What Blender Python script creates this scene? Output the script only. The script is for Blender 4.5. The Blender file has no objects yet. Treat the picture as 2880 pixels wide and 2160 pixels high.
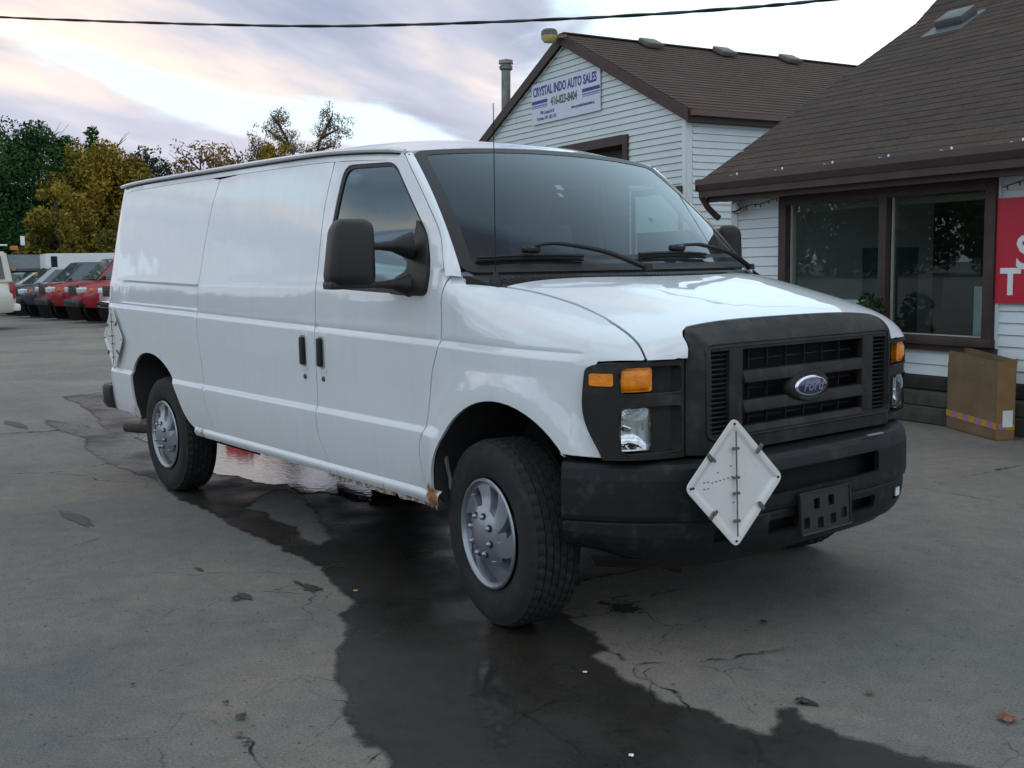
import bpy, bmesh, math, random
import numpy as np
from mathutils import Vector, Matrix
from mathutils.geometry import delaunay_2d_cdt
random.seed(7); np.random.seed(7)
sc=bpy.context.scene
R_=math.radians
# ------------------------------------------------------------------ camera
CAMPOS=Vector((3.305,-3.479,1.421)); YAW,PITCH,ROLL=R_(141.6356),R_(-6.2531),R_(-.9517)
cd=bpy.data.cameras.new('camera'); cam=bpy.data.objects.new('camera',cd); sc.collection.objects.link(cam)
f_=Vector((math.cos(PITCH)*math.cos(YAW),math.cos(PITCH)*math.sin(YAW),math.sin(PITCH)))
r0=Vector((math.sin(YAW),-math.cos(YAW),0)); u0=r0.cross(f_)
r1=r0*math.cos(ROLL)+u0*math.sin(ROLL); u1=-r0*math.sin(ROLL)+u0*math.cos(ROLL)
m=Matrix((r1,u1,-f_)).transposed().to_4x4(); m.translation=CAMPOS
cam.matrix_world=m; cd.sensor_width=36; cd.lens=3017.25/2880*36; cd.clip_start=.05; cd.clip_end=2000
sc.camera=cam
# ------------------------------------------------------------------ world, sun, exposure
SUN_EL,SUN_AZ=R_(9),R_(118)
w=bpy.data.worlds.new('World'); sc.world=w; w.use_nodes=True
nt=w.node_tree; N=nt.nodes; L=nt.links; N.clear()
def nd(t,**k):
    n=N.new(t)
    for a,b in k.items():
        if a.startswith('i_'):
            key=a[2:]; key=int(key) if key.isdigit() else key.replace('_',' ')
            n.inputs[key].default_value=b
        else: setattr(n,a,b)
    return n
def ramp(nt,pos,cols,interp='LINEAR'):
    r=nt.nodes.new('ShaderNodeValToRGB'); e=r.color_ramp.elements
    while len(e)<len(pos): e.new(.5)
    for i,(p,c) in enumerate(zip(pos,cols)):
        e[i].position=p; e[i].color=(*c,1) if len(c)==3 else c
    r.color_ramp.interpolation=interp
    return r
out=nd('ShaderNodeOutputWorld'); bg=nd('ShaderNodeBackground'); bg.inputs['Strength'].default_value=.1
sky=nd('ShaderNodeTexSky',sky_type='NISHITA',sun_disc=False,sun_elevation=SUN_EL,sun_rotation=math.pi/2-SUN_AZ,altitude=200,air_density=1.0,dust_density=1.2,ozone_density=2.0)
tc=nd('ShaderNodeTexCoord'); sep=nd('ShaderNodeSeparateXYZ'); L.new(tc.outputs['Generated'],sep.inputs[0])
den=nd('ShaderNodeMath',operation='ADD',i_1=.22); zc_=nd('ShaderNodeMath',operation='MAXIMUM',i_1=0.); L.new(sep.outputs[2],zc_.inputs[0]); L.new(zc_.outputs[0],den.inputs[0])
dx=nd('ShaderNodeMath',operation='DIVIDE'); dy=nd('ShaderNodeMath',operation='DIVIDE')
L.new(sep.outputs[0],dx.inputs[0]);L.new(den.outputs[0],dx.inputs[1]);L.new(sep.outputs[1],dy.inputs[0]);L.new(den.outputs[0],dy.inputs[1])
cmb=nd('ShaderNodeCombineXYZ'); L.new(dx.outputs[0],cmb.inputs[0]);L.new(dy.outputs[0],cmb.inputs[1])
mp=nd('ShaderNodeMapping'); mp.inputs['Rotation'].default_value=(0,0,R_(-40)); mp.inputs['Scale'].default_value=(1.0,.62,1); mp.inputs['Location'].default_value=(1.1,9.7,0)
L.new(cmb.outputs[0],mp.inputs['Vector'])
n1=nd('ShaderNodeTexNoise',i_Scale=1.5,i_Detail=8.,i_Roughness=.50,i_Distortion=.55); L.new(mp.outputs[0],n1.inputs['Vector'])
# clouds thin out towards the bright quarter of the sky where the sun has gone down
dot=nd('ShaderNodeVectorMath',operation='DOT_PRODUCT'); dot.inputs[1].default_value=(math.cos(R_(112)),math.sin(R_(112)),.12); L.new(tc.outputs['Generated'],dot.inputs[0])
dm=nd('ShaderNodeMapRange',i_1=.60,i_2=1.0,i_3=0.,i_4=.20); L.new(dot.outputs['Value'],dm.inputs[0])
sb=nd('ShaderNodeMath',operation='SUBTRACT'); L.new(n1.outputs['Fac'],sb.inputs[0]); L.new(dm.outputs[0],sb.inputs[1])
# and gather over the lot to the west
dot2=nd('ShaderNodeVectorMath',operation='DOT_PRODUCT'); dot2.inputs[1].default_value=(math.cos(R_(150)),math.sin(R_(150)),.1); L.new(tc.outputs['Generated'],dot2.inputs[0])
dm2=nd('ShaderNodeMapRange',i_1=.35,i_2=.98,i_3=-.02,i_4=.13); L.new(dot2.outputs['Value'],dm2.inputs[0])
ad=nd('ShaderNodeMath',operation='ADD'); L.new(sb.outputs[0],ad.inputs[0]); L.new(dm2.outputs[0],ad.inputs[1]); sb=ad
cr=ramp(nt,[.41,.505],[(0,0,0),(1,1,1)],'EASE'); L.new(sb.outputs[0],cr.inputs[0])
n2=nd('ShaderNodeTexNoise',i_Scale=2.6,i_Detail=5.,i_Roughness=.5); mp2=nd('ShaderNodeMapping'); mp2.inputs['Scale'].default_value=(1.,.5,1); mp2.inputs['Location'].default_value=(9,4,0); L.new(mp.outputs[0],mp2.inputs[0]); L.new(mp2.outputs[0],n2.inputs['Vector'])
ccol=ramp(nt,[.36,.50,.64],[(1.8,2.1,2.9),(3.0,3.15,3.8),(5.7,4.8,4.2)]); L.new(n2.outputs['Fac'],ccol.inputs[0])
clear=nd('ShaderNodeMix',data_type='RGBA'); clear.inputs['Factor'].default_value=.95
L.new(sky.outputs[0],clear.inputs['A']); clear.inputs['B'].default_value=(4.7,6.3,7.3,1)
mx=nd('ShaderNodeMix',data_type='RGBA'); L.new(cr.outputs[0],mx.inputs['Factor']); L.new(clear.outputs['Result'],mx.inputs['A']); L.new(ccol.outputs[0],mx.inputs['B'])
# pinkish haze near the horizon, dark below it
hz0=nd('ShaderNodeMapRange',i_1=0.,i_2=.20,i_3=.75,i_4=0.); L.new(sep.outputs[2],hz0.inputs[0])
hz1=nd('ShaderNodeMapRange',i_1=-.2,i_2=.9,i_3=.25,i_4=1.); L.new(dot2.outputs['Value'],hz1.inputs[0])
hz=nd('ShaderNodeMath',operation='MULTIPLY'); L.new(hz0.outputs[0],hz.inputs[0]); L.new(hz1.outputs[0],hz.inputs[1])
mh=nd('ShaderNodeMix',data_type='RGBA'); L.new(hz.outputs[0],mh.inputs['Factor']); L.new(mx.outputs['Result'],mh.inputs['A']); mh.inputs['B'].default_value=(4.3,4.1,4.5,1)
gd=nd('ShaderNodeMapRange',i_1=-.02,i_2=0.,i_3=1.,i_4=0.); L.new(sep.outputs[2],gd.inputs[0])
mg=nd('ShaderNodeMix',data_type='RGBA'); L.new(gd.outputs[0],mg.inputs['Factor']); L.new(mh.outputs['Result'],mg.inputs['A']); mg.inputs['B'].default_value=(.9,.9,.95,1)
L.new(mg.outputs['Result'],bg.inputs['Color']); L.new(bg.outputs[0],out.inputs[0])
sl=bpy.data.lights.new('sun','SUN'); sl.energy=.5; sl.angle=R_(14); sl.color=(1,.86,.78)
so=bpy.data.objects.new('sun',sl); sc.collection.objects.link(so)
sd=Vector((math.cos(SUN_EL)*math.cos(SUN_AZ),math.cos(SUN_EL)*math.sin(SUN_AZ),math.sin(SUN_EL)))
so.rotation_euler=sd.to_track_quat('Z','Y').to_euler()
sc.view_settings.view_transform='Standard'; sc.view_settings.look='None'; sc.view_settings.exposure=1.05; sc.view_settings.gamma=1; sc.view_settings.use_curve_mapping=False
sc.cycles.max_bounces=8; sc.cycles.transparent_max_bounces=12
# ------------------------------------------------------------------ helpers
COL=sc.collection
MATS={}
def mat(name,col,rough=.5,metal=0.,coat=0.,var=.12,vscale=6.,bump=0.,bscale=60.,spec=.5,dirt=None,coatr=.05,emit=None,fine=0.,fscale=200.,world=False):
    if name in MATS: return MATS[name]
    m=bpy.data.materials.new(name); m.use_nodes=True; t=m.node_tree; b=t.nodes['Principled BSDF']
    b.inputs['Roughness'].default_value=rough; b.inputs['Metallic'].default_value=metal
    b.inputs['Coat Weight'].default_value=coat; b.inputs['Coat Roughness'].default_value=coatr
    b.inputs['Specular IOR Level'].default_value=spec
    c=t.nodes.new('ShaderNodeTexCoord')
    if world:
        class _C: outputs={'Object':t.nodes.new('ShaderNodeNewGeometry').outputs['Position']}
        c=_C
    n=t.nodes.new('ShaderNodeTexNoise'); n.inputs['Scale'].default_value=vscale; n.inputs['Detail'].default_value=6; n.inputs['Roughness'].default_value=.6
    t.links.new(c.outputs['Object'],n.inputs['Vector'])
    r=ramp(t,[.3,.7],[tuple(x*(1-var) for x in col),tuple(min(1,x*(1+var)) for x in col)])
    t.links.new(n.outputs['Fac'],r.inputs[0]); last=r.outputs[0]
    if fine:
        n3=t.nodes.new('ShaderNodeTexNoise'); n3.inputs['Scale'].default_value=fscale; n3.inputs['Detail'].default_value=2
        t.links.new(c.outputs['Object'],n3.inputs['Vector'])
        r3=ramp(t,[.3,.7],[(1-fine,)*3,(1+fine,)*3]); t.links.new(n3.outputs['Fac'],r3.inputs[0])
        mu=t.nodes.new('ShaderNodeMix'); mu.data_type='RGBA'; mu.blend_type='MULTIPLY'; mu.inputs['Factor'].default_value=1
        t.links.new(last,mu.inputs['A']); t.links.new(r3.outputs[0],mu.inputs['B']); last=mu.outputs['Result']
    if dirt:
        dc,lo,hi,ds=dirt
        n2=t.nodes.new('ShaderNodeTexNoise'); n2.inputs['Scale'].default_value=ds; n2.inputs['Detail'].default_value=8; n2.inputs['Roughness'].default_value=.7
        t.links.new(c.outputs['Object'],n2.inputs['Vector'])
        r2=ramp(t,[lo,hi],[(0,0,0),(1,1,1)]); t.links.new(n2.outputs['Fac'],r2.inputs[0])
        x=t.nodes.new('ShaderNodeMix'); x.data_type='RGBA'; t.links.new(r2.outputs[0],x.inputs['Factor']); t.links.new(last,x.inputs['A']); x.inputs['B'].default_value=(*dc,1); last=x.outputs['Result']
    t.links.new(last,b.inputs['Base Color'])
    if bump:
        bn=t.nodes.new('ShaderNodeTexNoise'); bn.inputs['Scale'].default_value=bscale; bn.inputs['Detail'].default_value=4
        t.links.new(c.outputs['Object'],bn.inputs['Vector'])
        bp=t.nodes.new('ShaderNodeBump'); bp.inputs['Strength'].default_value=bump; bp.inputs['Distance'].default_value=.004
        t.links.new(bn.outputs['Fac'],bp.inputs['Height']); t.links.new(bp.outputs[0],b.inputs['Normal'])
    if emit:
        b.inputs['Emission Color'].default_value=(*emit[0],1); b.inputs['Emission Strength'].default_value=emit[1]
    MATS[name]=m; return m
def glass(name,tint=(.5,.55,.55),refl=(.9,.95,1.),f0=.05,rough=.0,pw=4.):
    if name in MATS: return MATS[name]
    m=bpy.data.materials.new(name); m.use_nodes=True; t=m.node_tree; t.nodes.clear()
    o=t.nodes.new('ShaderNodeOutputMaterial'); tr=t.nodes.new('ShaderNodeBsdfTransparent'); tr.inputs[0].default_value=(*tint,1)
    g=t.nodes.new('ShaderNodeBsdfGlossy'); g.inputs['Roughness'].default_value=rough; g.inputs[0].default_value=(*refl,1)
    lw=t.nodes.new('ShaderNodeLayerWeight'); lw.inputs[0].default_value=.5
    p=t.nodes.new('ShaderNodeMath'); p.operation='POWER'; p.inputs[1].default_value=pw; t.links.new(lw.outputs['Facing'],p.inputs[0])
    mr=t.nodes.new('ShaderNodeMapRange'); mr.inputs[3].default_value=f0; mr.inputs[4].default_value=1.; t.links.new(p.outputs[0],mr.inputs[0])
    x=t.nodes.new('ShaderNodeMixShader'); t.links.new(mr.outputs[0],x.inputs[0]); t.links.new(tr.outputs[0],x.inputs[1]); t.links.new(g.outputs[0],x.inputs[2]); t.links.new(x.outputs[0],o.inputs[0])
    MATS[name]=m; return m
def link(name,me,mt=None,parent=None,loc=None,rot=None):
    o=bpy.data.objects.new(name,me); COL.objects.link(o)
    if mt is not None and me is not None:
        me.materials.clear(); me.materials.append(mt)
    if parent: o.parent=parent
    if loc is not None: o.location=loc
    if rot is not None: o.rotation_euler=rot
    return o
def mesh(name,vs,fs,smooth=False):
    me=bpy.data.meshes.new(name); me.from_pydata([tuple(v) for v in vs],[],fs); me.update()
    if smooth: me.polygons.foreach_set('use_smooth',[True]*len(me.polygons))
    return me
def bmmesh(name,bm,smooth=None):
    bmesh.ops.recalc_face_normals(bm,faces=bm.faces[:])
    me=bpy.data.meshes.new(name); bm.to_mesh(me); bm.free()
    if smooth is not None:
        me.polygons.foreach_set('use_smooth',[True]*len(me.polygons)); 
        try: me.set_sharp_from_angle(angle=R_(smooth))
        except Exception: pass
    return me
def tag(o,label=None,cat=None,group=None,kind=None):
    if label: o['label']=label
    if cat: o['category']=cat
    if group: o['group']=group
    if kind: o['kind']=kind
    return o
def empty(name,loc=(0,0,0),rz=0.,**k):
    o=bpy.data.objects.new(name,None); COL.objects.link(o); o.location=loc; o.rotation_euler=(0,0,rz); o.empty_display_size=.2
    return tag(o,**k)
def add_box(bm,c,s,rot=None,bev=0.,seg=1):
    r=bmesh.ops.create_cube(bm,size=1.); vs=r['verts']
    bmesh.ops.scale(bm,vec=s,verts=vs)
    if bev:
        es=list({e for v in vs for e in v.link_edges})
        rr=bmesh.ops.bevel(bm,geom=es,offset=bev,segments=seg,affect='EDGES',profile=.6)
        vs=list({v for f in rr['faces'] for v in f.verts}|{v for v in vs if v.is_valid})
    if rot: bmesh.ops.rotate(bm,cent=(0,0,0),matrix=rot,verts=vs)
    bmesh.ops.translate(bm,vec=c,verts=vs)
    return vs
def box(name,c,s,mt,parent=None,rot=None,bev=0.,seg=2,smooth=None):
    bm=bmesh.new(); add_box(bm,(0,0,0),s,rot,bev,seg); return link(name,bmmesh(name,bm,smooth if smooth else (40 if bev else None)),mt,parent,loc=c)
def add_tube(bm,pts,r,n=8,cap=True,ry=None):
    pts=[Vector(p) for p in pts]; rings=[]
    up=Vector((0,0,1))
    for i,p in enumerate(pts):
        a=pts[max(0,i-1)];b=pts[min(len(pts)-1,i+1)]; d=(b-a).normalized()
        s=d.cross(up); s=s.normalized() if s.length>1e-3 else Vector((1,0,0)); t=s.cross(d)
        rr=r[i] if isinstance(r,(list,tuple)) else r
        r2=(ry[i] if isinstance(ry,(list,tuple)) else ry) if ry else rr
        rings.append([bm.verts.new(p+s*math.cos(2*math.pi*k/n)*rr+t*math.sin(2*math.pi*k/n)*r2) for k in range(n)])
    for a,b in zip(rings,rings[1:]):
        for k in range(n): bm.faces.new((a[k],a[(k+1)%n],b[(k+1)%n],b[k]))
    if cap: bm.faces.new(rings[0][::-1]); bm.faces.new(rings[-1])
def tube(name,pts,r,mt,parent=None,n=8,ry=None):
    bm=bmesh.new(); add_tube(bm,pts,r,n,True,ry); return link(name,bmmesh(name,bm,50),mt,parent)
def lathe(name,prof,mt,parent=None,n=32,axis='Z',loc=None,rot=None,smooth=35):
    bm=bmesh.new(); rings=[]
    for (r,h) in prof:
        if r<1e-5: rings.append([bm.verts.new((0,0,h))])
        else: rings.append([bm.verts.new((r*math.cos(2*math.pi*k/n),r*math.sin(2*math.pi*k/n),h)) for k in range(n)])
    for a,b in zip(rings,rings[1:]):
        if len(a)==1 and len(b)==1: continue
        for k in range(n):
            if len(a)==1: bm.faces.new((a[0],b[(k+1)%n],b[k]))
            elif len(b)==1: bm.faces.new((a[k],a[(k+1)%n],b[0]))
            else: bm.faces.new((a[k],a[(k+1)%n],b[(k+1)%n],b[k]))
    if axis=='Y': bmesh.ops.rotate(bm,cent=(0,0,0),matrix=Matrix.Rotation(R_(90),3,'X'),verts=bm.verts[:])
    if axis=='X': bmesh.ops.rotate(bm,cent=(0,0,0),matrix=Matrix.Rotation(R_(90),3,'Y'),verts=bm.verts[:])
    return link(name,bmmesh(name,bm,smooth),mt,parent,loc,rot)
def resample(poly,step,closed=True):
    out=[]; n=len(poly)
    for i in range(n if closed else n-1):
        a=poly[i]; b=poly[(i+1)%n]; d=math.dist(a,b); k=max(1,int(math.ceil(d/step)))
        for j in range(k): out.append((a[0]+(b[0]-a[0])*j/k,a[1]+(b[1]-a[1])*j/k))
    if not closed: out.append(tuple(poly[-1]))
    return out
def crom(poly,k=5,closed=False):
    P=[tuple(p) for p in poly]; n=len(P); out=[]
    for i in range(n if closed else n-1):
        g=lambda j: P[j%n] if closed else P[max(0,min(n-1,j))]
        a,b,c,d=g(i-1),g(i),g(i+1),g(i+2)
        for j in range(k):
            t=j/k; out.append(tuple(.5*((2*b[m])+(-a[m]+c[m])*t+(2*a[m]-5*b[m]+4*c[m]-d[m])*t*t+(-a[m]+3*b[m]-3*c[m]+d[m])*t**3) for m in range(len(b))))
    if not closed: out.append(P[-1])
    return out
def rounded(poly,r,k=4):
    out=[]; n=len(poly)
    for i in range(n):
        a,b,c=Vector(poly[i-1]),Vector(poly[i]),Vector(poly[(i+1)%n])
        rr=r[i] if isinstance(r,(list,tuple)) else r
        if rr<=0: out.append(tuple(b)); continue
        d1=(a-b); d2=(c-b); q=min(rr,d1.length*.48,d2.length*.48); p1=b+d1.normalized()*q; p2=b+d2.normalized()*q
        for j in range(k+1):
            t=j/k; out.append(tuple(p1*(1-t)**2+b*2*t*(1-t)+p2*t*t))
    return out
def inside(px,py,poly):
    c=np.zeros(px.shape,bool); n=len(poly)
    for i in range(n):
        x1,y1=poly[i]; x2,y2=poly[(i+1)%n]
        if y1==y2: continue
        k=((y1>py)!=(y2>py))&(px<(x2-x1)*(py-y1)/(y2-y1)+x1); c^=k
    return c
def tri2d(outline,holes,su,sv,margin=.35,extra=(),rows=()):
    """constrained triangulation of outline minus holes with a filled-in grid; returns verts, tris, loops"""
    st=min(su,sv)*1.3
    loops=[resample(l,st) for l in [outline]+list(holes)]
    us=[p[0] for p in outline]; vs=[p[1] for p in outline]
    gu=np.arange(min(us)+su*.5,max(us),su); gv=np.arange(min(vs)+sv*.5,max(vs),sv)
    A,B=np.meshgrid(gu,gv); A=A.ravel(); B=B.ravel()
    if rows:
        kk=np.ones(len(A),bool); RA=[];RB=[]
        for fr_ in rows:
            zr=np.array([fr_(u) for u in gu]); zz=np.interp(A,gu,zr); kk&=np.abs(B-zz)>.42*sv; RA.append(gu); RB.append(zr)
        A=np.concatenate([A[kk]]+RA); B=np.concatenate([B[kk]]+RB)
    k=inside(A,B,loops[0])
    for h in loops[1:]: k&=~inside(A,B,h)
    allb=np.array([p for l in loops for p in l])
    A=A[k];B=B[k]
    if len(A):
        keep=np.ones(len(A),bool)
        for i in range(0,len(A),2000):
            d=((A[i:i+2000,None]-allb[None,:,0])/su)**2+((B[i:i+2000,None]-allb[None,:,1])/sv)**2
            keep[i:i+2000]=d.min(1)>margin**2
        A=A[keep];B=B[keep]
    V=[Vector(p) for l in loops for p in l]; E=[]; o=0
    for l in loops:
        E+=[(o+i,o+(i+1)%len(l)) for i in range(len(l))]; o+=len(l)
    V+=[Vector((a,b)) for a,b in zip(A,B)]+[Vector(p) for p in extra]
    vo,eo,fo,ov,_,_=delaunay_2d_cdt(V,E,[],0,1e-7)
    P=np.array([tuple(v) for v in vo]); T_=[f for f in fo if len(f)==3]
    F=np.array(T_); cx=P[F].mean(1); k=inside(cx[:,0],cx[:,1],loops[0])
    for h in loops[1:]: k&=~inside(cx[:,0],cx[:,1],h)
    F=F[k]
    # orientation ccw
    a,b,c=P[F[:,0]],P[F[:,1]],P[F[:,2]]; cr_=(b[:,0]-a[:,0])*(c[:,1]-a[:,1])-(b[:,1]-a[:,1])*(c[:,0]-a[:,0])
    F[cr_<0]=F[cr_<0][:,::-1]
    return P,F.tolist(),loops
PANEL_CACHE={}
def panel(name,outline,fn,mt,parent=None,holes=(),su=.04,sv=.03,thick=.014,flip=False,mirror=False,off=0.,extra=(),label=None,both=False,rim=True,e=1e-3,rows=()):
    """a sheet cut out of the surface fn(u,v) with folded edges and exact normals; both=True also builds it mirrored in y"""
    P,F,loops=tri2d(outline,holes,su,sv,extra=extra,rows=rows)
    sg=-1. if flip else 1.
    def pn(u,v):
        p=Vector(fn(u,v)); a=Vector(fn(u+e,v))-Vector(fn(u-e,v)); b=Vector(fn(u,v+e))-Vector(fn(u,v-e))
        n=a.cross(b)
        n=n.normalized()*sg if n.length>1e-12 else Vector((0,0,1))
        return p+n*off,n
    vs=[];ns=[]
    for u,v in P:
        p,n=pn(u,v); vs.append(p); ns.append(n)
    fs=[list(f) if not flip else list(f)[::-1] for f in F]
    if rim and thick:
        for li,l in enumerate(loops):
            base=len(vs); n_=len(l); pts=[pn(u,v) for u,v in l]
            for i,(p,n) in enumerate(pts):
                t=(pts[(i+1)%n_][0]-pts[i-1][0])
                o=t.cross(n); o=o.normalized() if o.length>1e-9 else n
                vs+= [p,p-n*thick]; ns+=[o,o]
            A_=sum(l[i][0]*l[(i+1)%n_][1]-l[(i+1)%n_][0]*l[i][1] for i in range(n_))
            s=(A_>0)==(li==0)
            s=s if not flip else not s
            for i in range(n_):
                a=base+2*i; b=base+2*((i+1)%n_)
                q=(a,a+1,b+1,b) 
                fs.append(q if s else q[::-1])
            # outward direction for shading
            sgn=1. if s else -1.
            if flip: sgn=sgn
            for i in range(2*n_): ns[base+i]=ns[base+i]*sgn
    res=[]
    for side in ((1,-1) if both else ((-1,) if mirror else (1,))):
        V2=[(p[0],p[1]*side,p[2]) for p in vs]; N2=[(n[0],n[1]*side,n[2]) for n in ns]
        F2=fs if side==1 else [f[::-1] for f in fs]
        me=mesh(name,V2,F2,True)
        me.normals_split_custom_set_from_vertices(N2)
        o=link(name,me,mt,parent)
        if label: o['label']=label
        res.append(o)
    return res if both else res[0]
def text_mesh(name,body,size,mt,parent,loc,rot,extrude=.002,sx=1.,shear=0.,align='LEFT',bold=0.):
    cu=bpy.data.curves.new(name,'FONT'); cu.body=body; cu.size=size; cu.extrude=extrude; cu.align_x=align; cu.shear=shear; cu.offset=bold; cu.resolution_u=3
    o=bpy.data.objects.new(name,cu); COL.objects.link(o)
    dg=bpy.context.evaluated_depsgraph_get(); me=bpy.data.meshes.new_from_object(o.evaluated_get(dg))
    bpy.data.objects.remove(o); me.name=name
    t=link(name,me,mt,parent,loc,rot); t.scale=(sx,1,1)
    return t
def gridsheet(name,us,vs_,fn,mt,parent=None,both=False,label=None):
    V=[fn(u,v) for u in us for v in vs_]; m_=len(vs_)
    F=[(i*m_+j,i*m_+j+1,(i+1)*m_+j+1,(i+1)*m_+j) for i in range(len(us)-1) for j in range(m_-1)]
    for s in ((1,-1) if both else (1,)):
        me=mesh(name,[(x,y*s,z) for x,y,z in V],F if s==1 else [f[::-1] for f in F],True); o=link(name,me,mt,parent)
        if label: o['label']=label
    return o
# ------------------------------------------------------------------ materials
M_paint=mat('van_white_paint',(.74,.765,.785),rough=.32,coat=1.,coatr=.03,var=.02,vscale=3.)
M_trim=mat('grey_textured_plastic',(.021,.020,.0185),rough=.55,spec=.28,var=.30,vscale=5,bump=.3,bscale=700,dirt=((.065,.062,.056),.50,.80,7))
M_black=mat('black_plastic',(.014,.012,.011),rough=.42,spec=.4,var=.1,bump=.2,bscale=600)
M_dark=mat('dark_void',(.010,.010,.011),rough=.9)
M_under=mat('underbody_grime',(.022,.021,.020),rough=.85,var=.4,vscale=10)
M_rubber=mat('tyre_rubber',(.013,.013,.013),rough=.85,var=.25,vscale=14,dirt=((.045,.04,.036),.52,.8,18))
M_silver=mat('silver_hubcap_paint',(.30,.32,.35),rough=.34,metal=.7,coat=.5,var=.08,vscale=12)
M_chrome=mat('chrome',(.82,.83,.85),rough=.07,metal=1.,var=.03)
M_amber=mat('amber_lens',(1.0,.25,.005),rough=.3,coat=.35,var=.25,vscale=35,bump=.5,bscale=120)
M_red=mat('red_plastic',(.32,.008,.015),rough=.3,coat=.6)
M_brown=mat('brown_trim_paint',(.050,.027,.024),rough=.6,var=.25,vscale=5,dirt=((.10,.085,.07),.6,.8,9))
M_siding=mat('white_siding',(.68,.73,.74),world=True,rough=.55,var=.05,vscale=2.5,dirt=((.42,.40,.34),.62,.82,5.))
M_paint.node_tree.nodes['Principled BSDF'].inputs['Coat IOR'].default_value=1.75
M_liprust=mat('chipped_white_lip',(.50,.50,.47),rough=.7,var=.15,vscale=30,dirt=((.20,.08,.025),.44,.56,22))
M_rust=mat('rust',(.20,.075,.022),rough=.9,var=.6,vscale=40,bump=.8,bscale=150)
M_glass_ws=glass('windshield_glass',(.44,.52,.55),f0=.045,pw=4.3)
M_glass_side=glass('side_window_glass',(.50,.66,.68),f0=.16,pw=3.2,refl=(.72,.92,.96))
M_glass_off=glass('office_window_glass',(.85,.9,.88),f0=.05,pw=3.4)
# ------------------------------------------------------------------ body surfaces of the van
def lerp(a,b,t): return a+(b-a)*t
def interp(xs,ys,x):
    if x<=xs[0]: return ys[0]
    if x>=xs[-1]: return ys[-1]
    n=len(xs)
    for i in range(n-1):
        if x<=xs[i+1]: break
    # monotone-ish cubic hermite (finite difference tangents)
    h=xs[i+1]-xs[i]; d=(ys[i+1]-ys[i])/h
    def tan(k):
        if k==0: return (ys[1]-ys[0])/(xs[1]-xs[0])
        if k==n-1: return (ys[-1]-ys[-2])/(xs[-1]-xs[-2])
        a=(ys[k]-ys[k-1])/(xs[k]-xs[k-1]); b=(ys[k+1]-ys[k])/(xs[k+1]-xs[k])
        if a*b<=0: return 0.
        return 2*a*b/(a+b)
    m0,m1=tan(i),tan(i+1); t=(x-xs[i])/h
    return (2*t**3-3*t*t+1)*ys[i]+(t**3-2*t*t+t)*h*m0+(-2*t**3+3*t*t)*ys[i+1]+(t**3-t*t)*h*m1
def ss(t): t=max(0.,min(1.,t)); return t*t*(3-2*t)
WZ=[.36,.44,.50,.60,.72,.85,1.0,1.15,1.27,1.325,1.345,1.40,1.62,1.80,1.95,2.05]
WY=[.915,.935,.947,.957,.962,.962,.966,.967,.963,.9585,.9555,.943,.902,.866,.832,.806]
def ridge(x): return 1.112-.0216*x
def fwd_taper(x): return 0. if x<0 else .055*(x/.5)**2.2 if x<.5 else .055+ (x-.5)*.5
def Wbase(x,z):
    y=interp(WZ,WY,z)
    if z>1.41 and x>-1.5: y-=.038*ss((z-1.41)/.18)*ss((x+1.5)/.9)
    r=ridge(x)
    fade=1-ss((x-.44)/.06)
    y+=.0095*ss((r-z)/.022)*fade if z<r else 0
    if abs(z-r-.004)<.02: y-=.004*math.exp(-((z-r-.005)/.005)**2)*fade
    f2=1.0 if x<-.38 else 1-ss((x+.38)/.1)
    y+=.015*ss((.755-z)/.03)*f2
    y-=fwd_taper(x)
    if x<-4.35: y-=.05*((-4.35-x)/.25)**2.5
    d=math.hypot(x-.06,z-.45)
    if x>-.6: y+=.026*math.exp(-((max(d-.47,0))/.10)**2)*ss((x+.6)/.25)
    # recessed panel on rear quarter
    if -4.25<x<-2.885 and 1.15<z<1.42:
        k=ss((x+4.25)/.16)
        zu=1.345-.0216*(x+2.88); zl=1.193-.0175*(x+2.88)
        if zl<z<zu: y-=.013*k*min(ss((zu-z)/.016),ss((z-zl)/.008))
    return y
ZS=1.02
def plan(y):  # front extreme x of the headlight housing surface
    y=abs(y)
    return interp([0,.30,.60,.70,.80,.88,.93,.955,.975],[.765,.75,.715,.705,.682,.640,.580,.50,.40],y)
def ztop(x): return interp([-.40,-.25,-.10,.05,.25,.45,.60,.70],[1.445,1.415,1.392,1.368,1.325,1.277,1.237,1.205],x)
def nn(x): return interp([-.40,-.25,-.05,.2,.5,.7],[9,6,4.2,3.7,3.6,3.9],x)
def T(x,y):
    y=abs(y); W=Wbase(x,ZS); n=nn(x)
    u=min(1.,y/W); fy=max(0.,1-u**n)**(1/n)
    X=plan(y)+.012; fx=1.
    if x>.40:
        v=min(1.,(x-.40)/(X-.40)); fx=max(0.,1-v**5)**(1/5)
    return ZS+(ztop(x)-ZS)*fy*fx
def S(x,z):
    if x<-.345 or z<=ZS: return Wbase(x,z)
    a,b=0.,Wbase(x,ZS)
    for _ in range(30):
        m=(a+b)/2
        if T(x,m)>z: a=m
        else: b=m
    y=(a+b)/2; r=ridge(x); fd=1-ss((x-.44)/.06); k=ss((1.32-z)/.12)*fd
    y-=k*(.0095*(1-ss((r-z)/.022))+(.004*math.exp(-((z-r-.005)/.005)**2) if abs(z-r-.004)<.02 else 0))
    return y
def drip(x): return interp([-4.6,-4.2,-2.8,-1.6,-1.0,-.80,-.70],[2.025,2.03,2.015,1.995,1.962,1.938,1.915],x)
def roof_y(x): return interp([-4.6,-4.45,-4.0,-1.6,-.9,-.7],[.785,.81,.825,.825,.80,.775],x)
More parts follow.
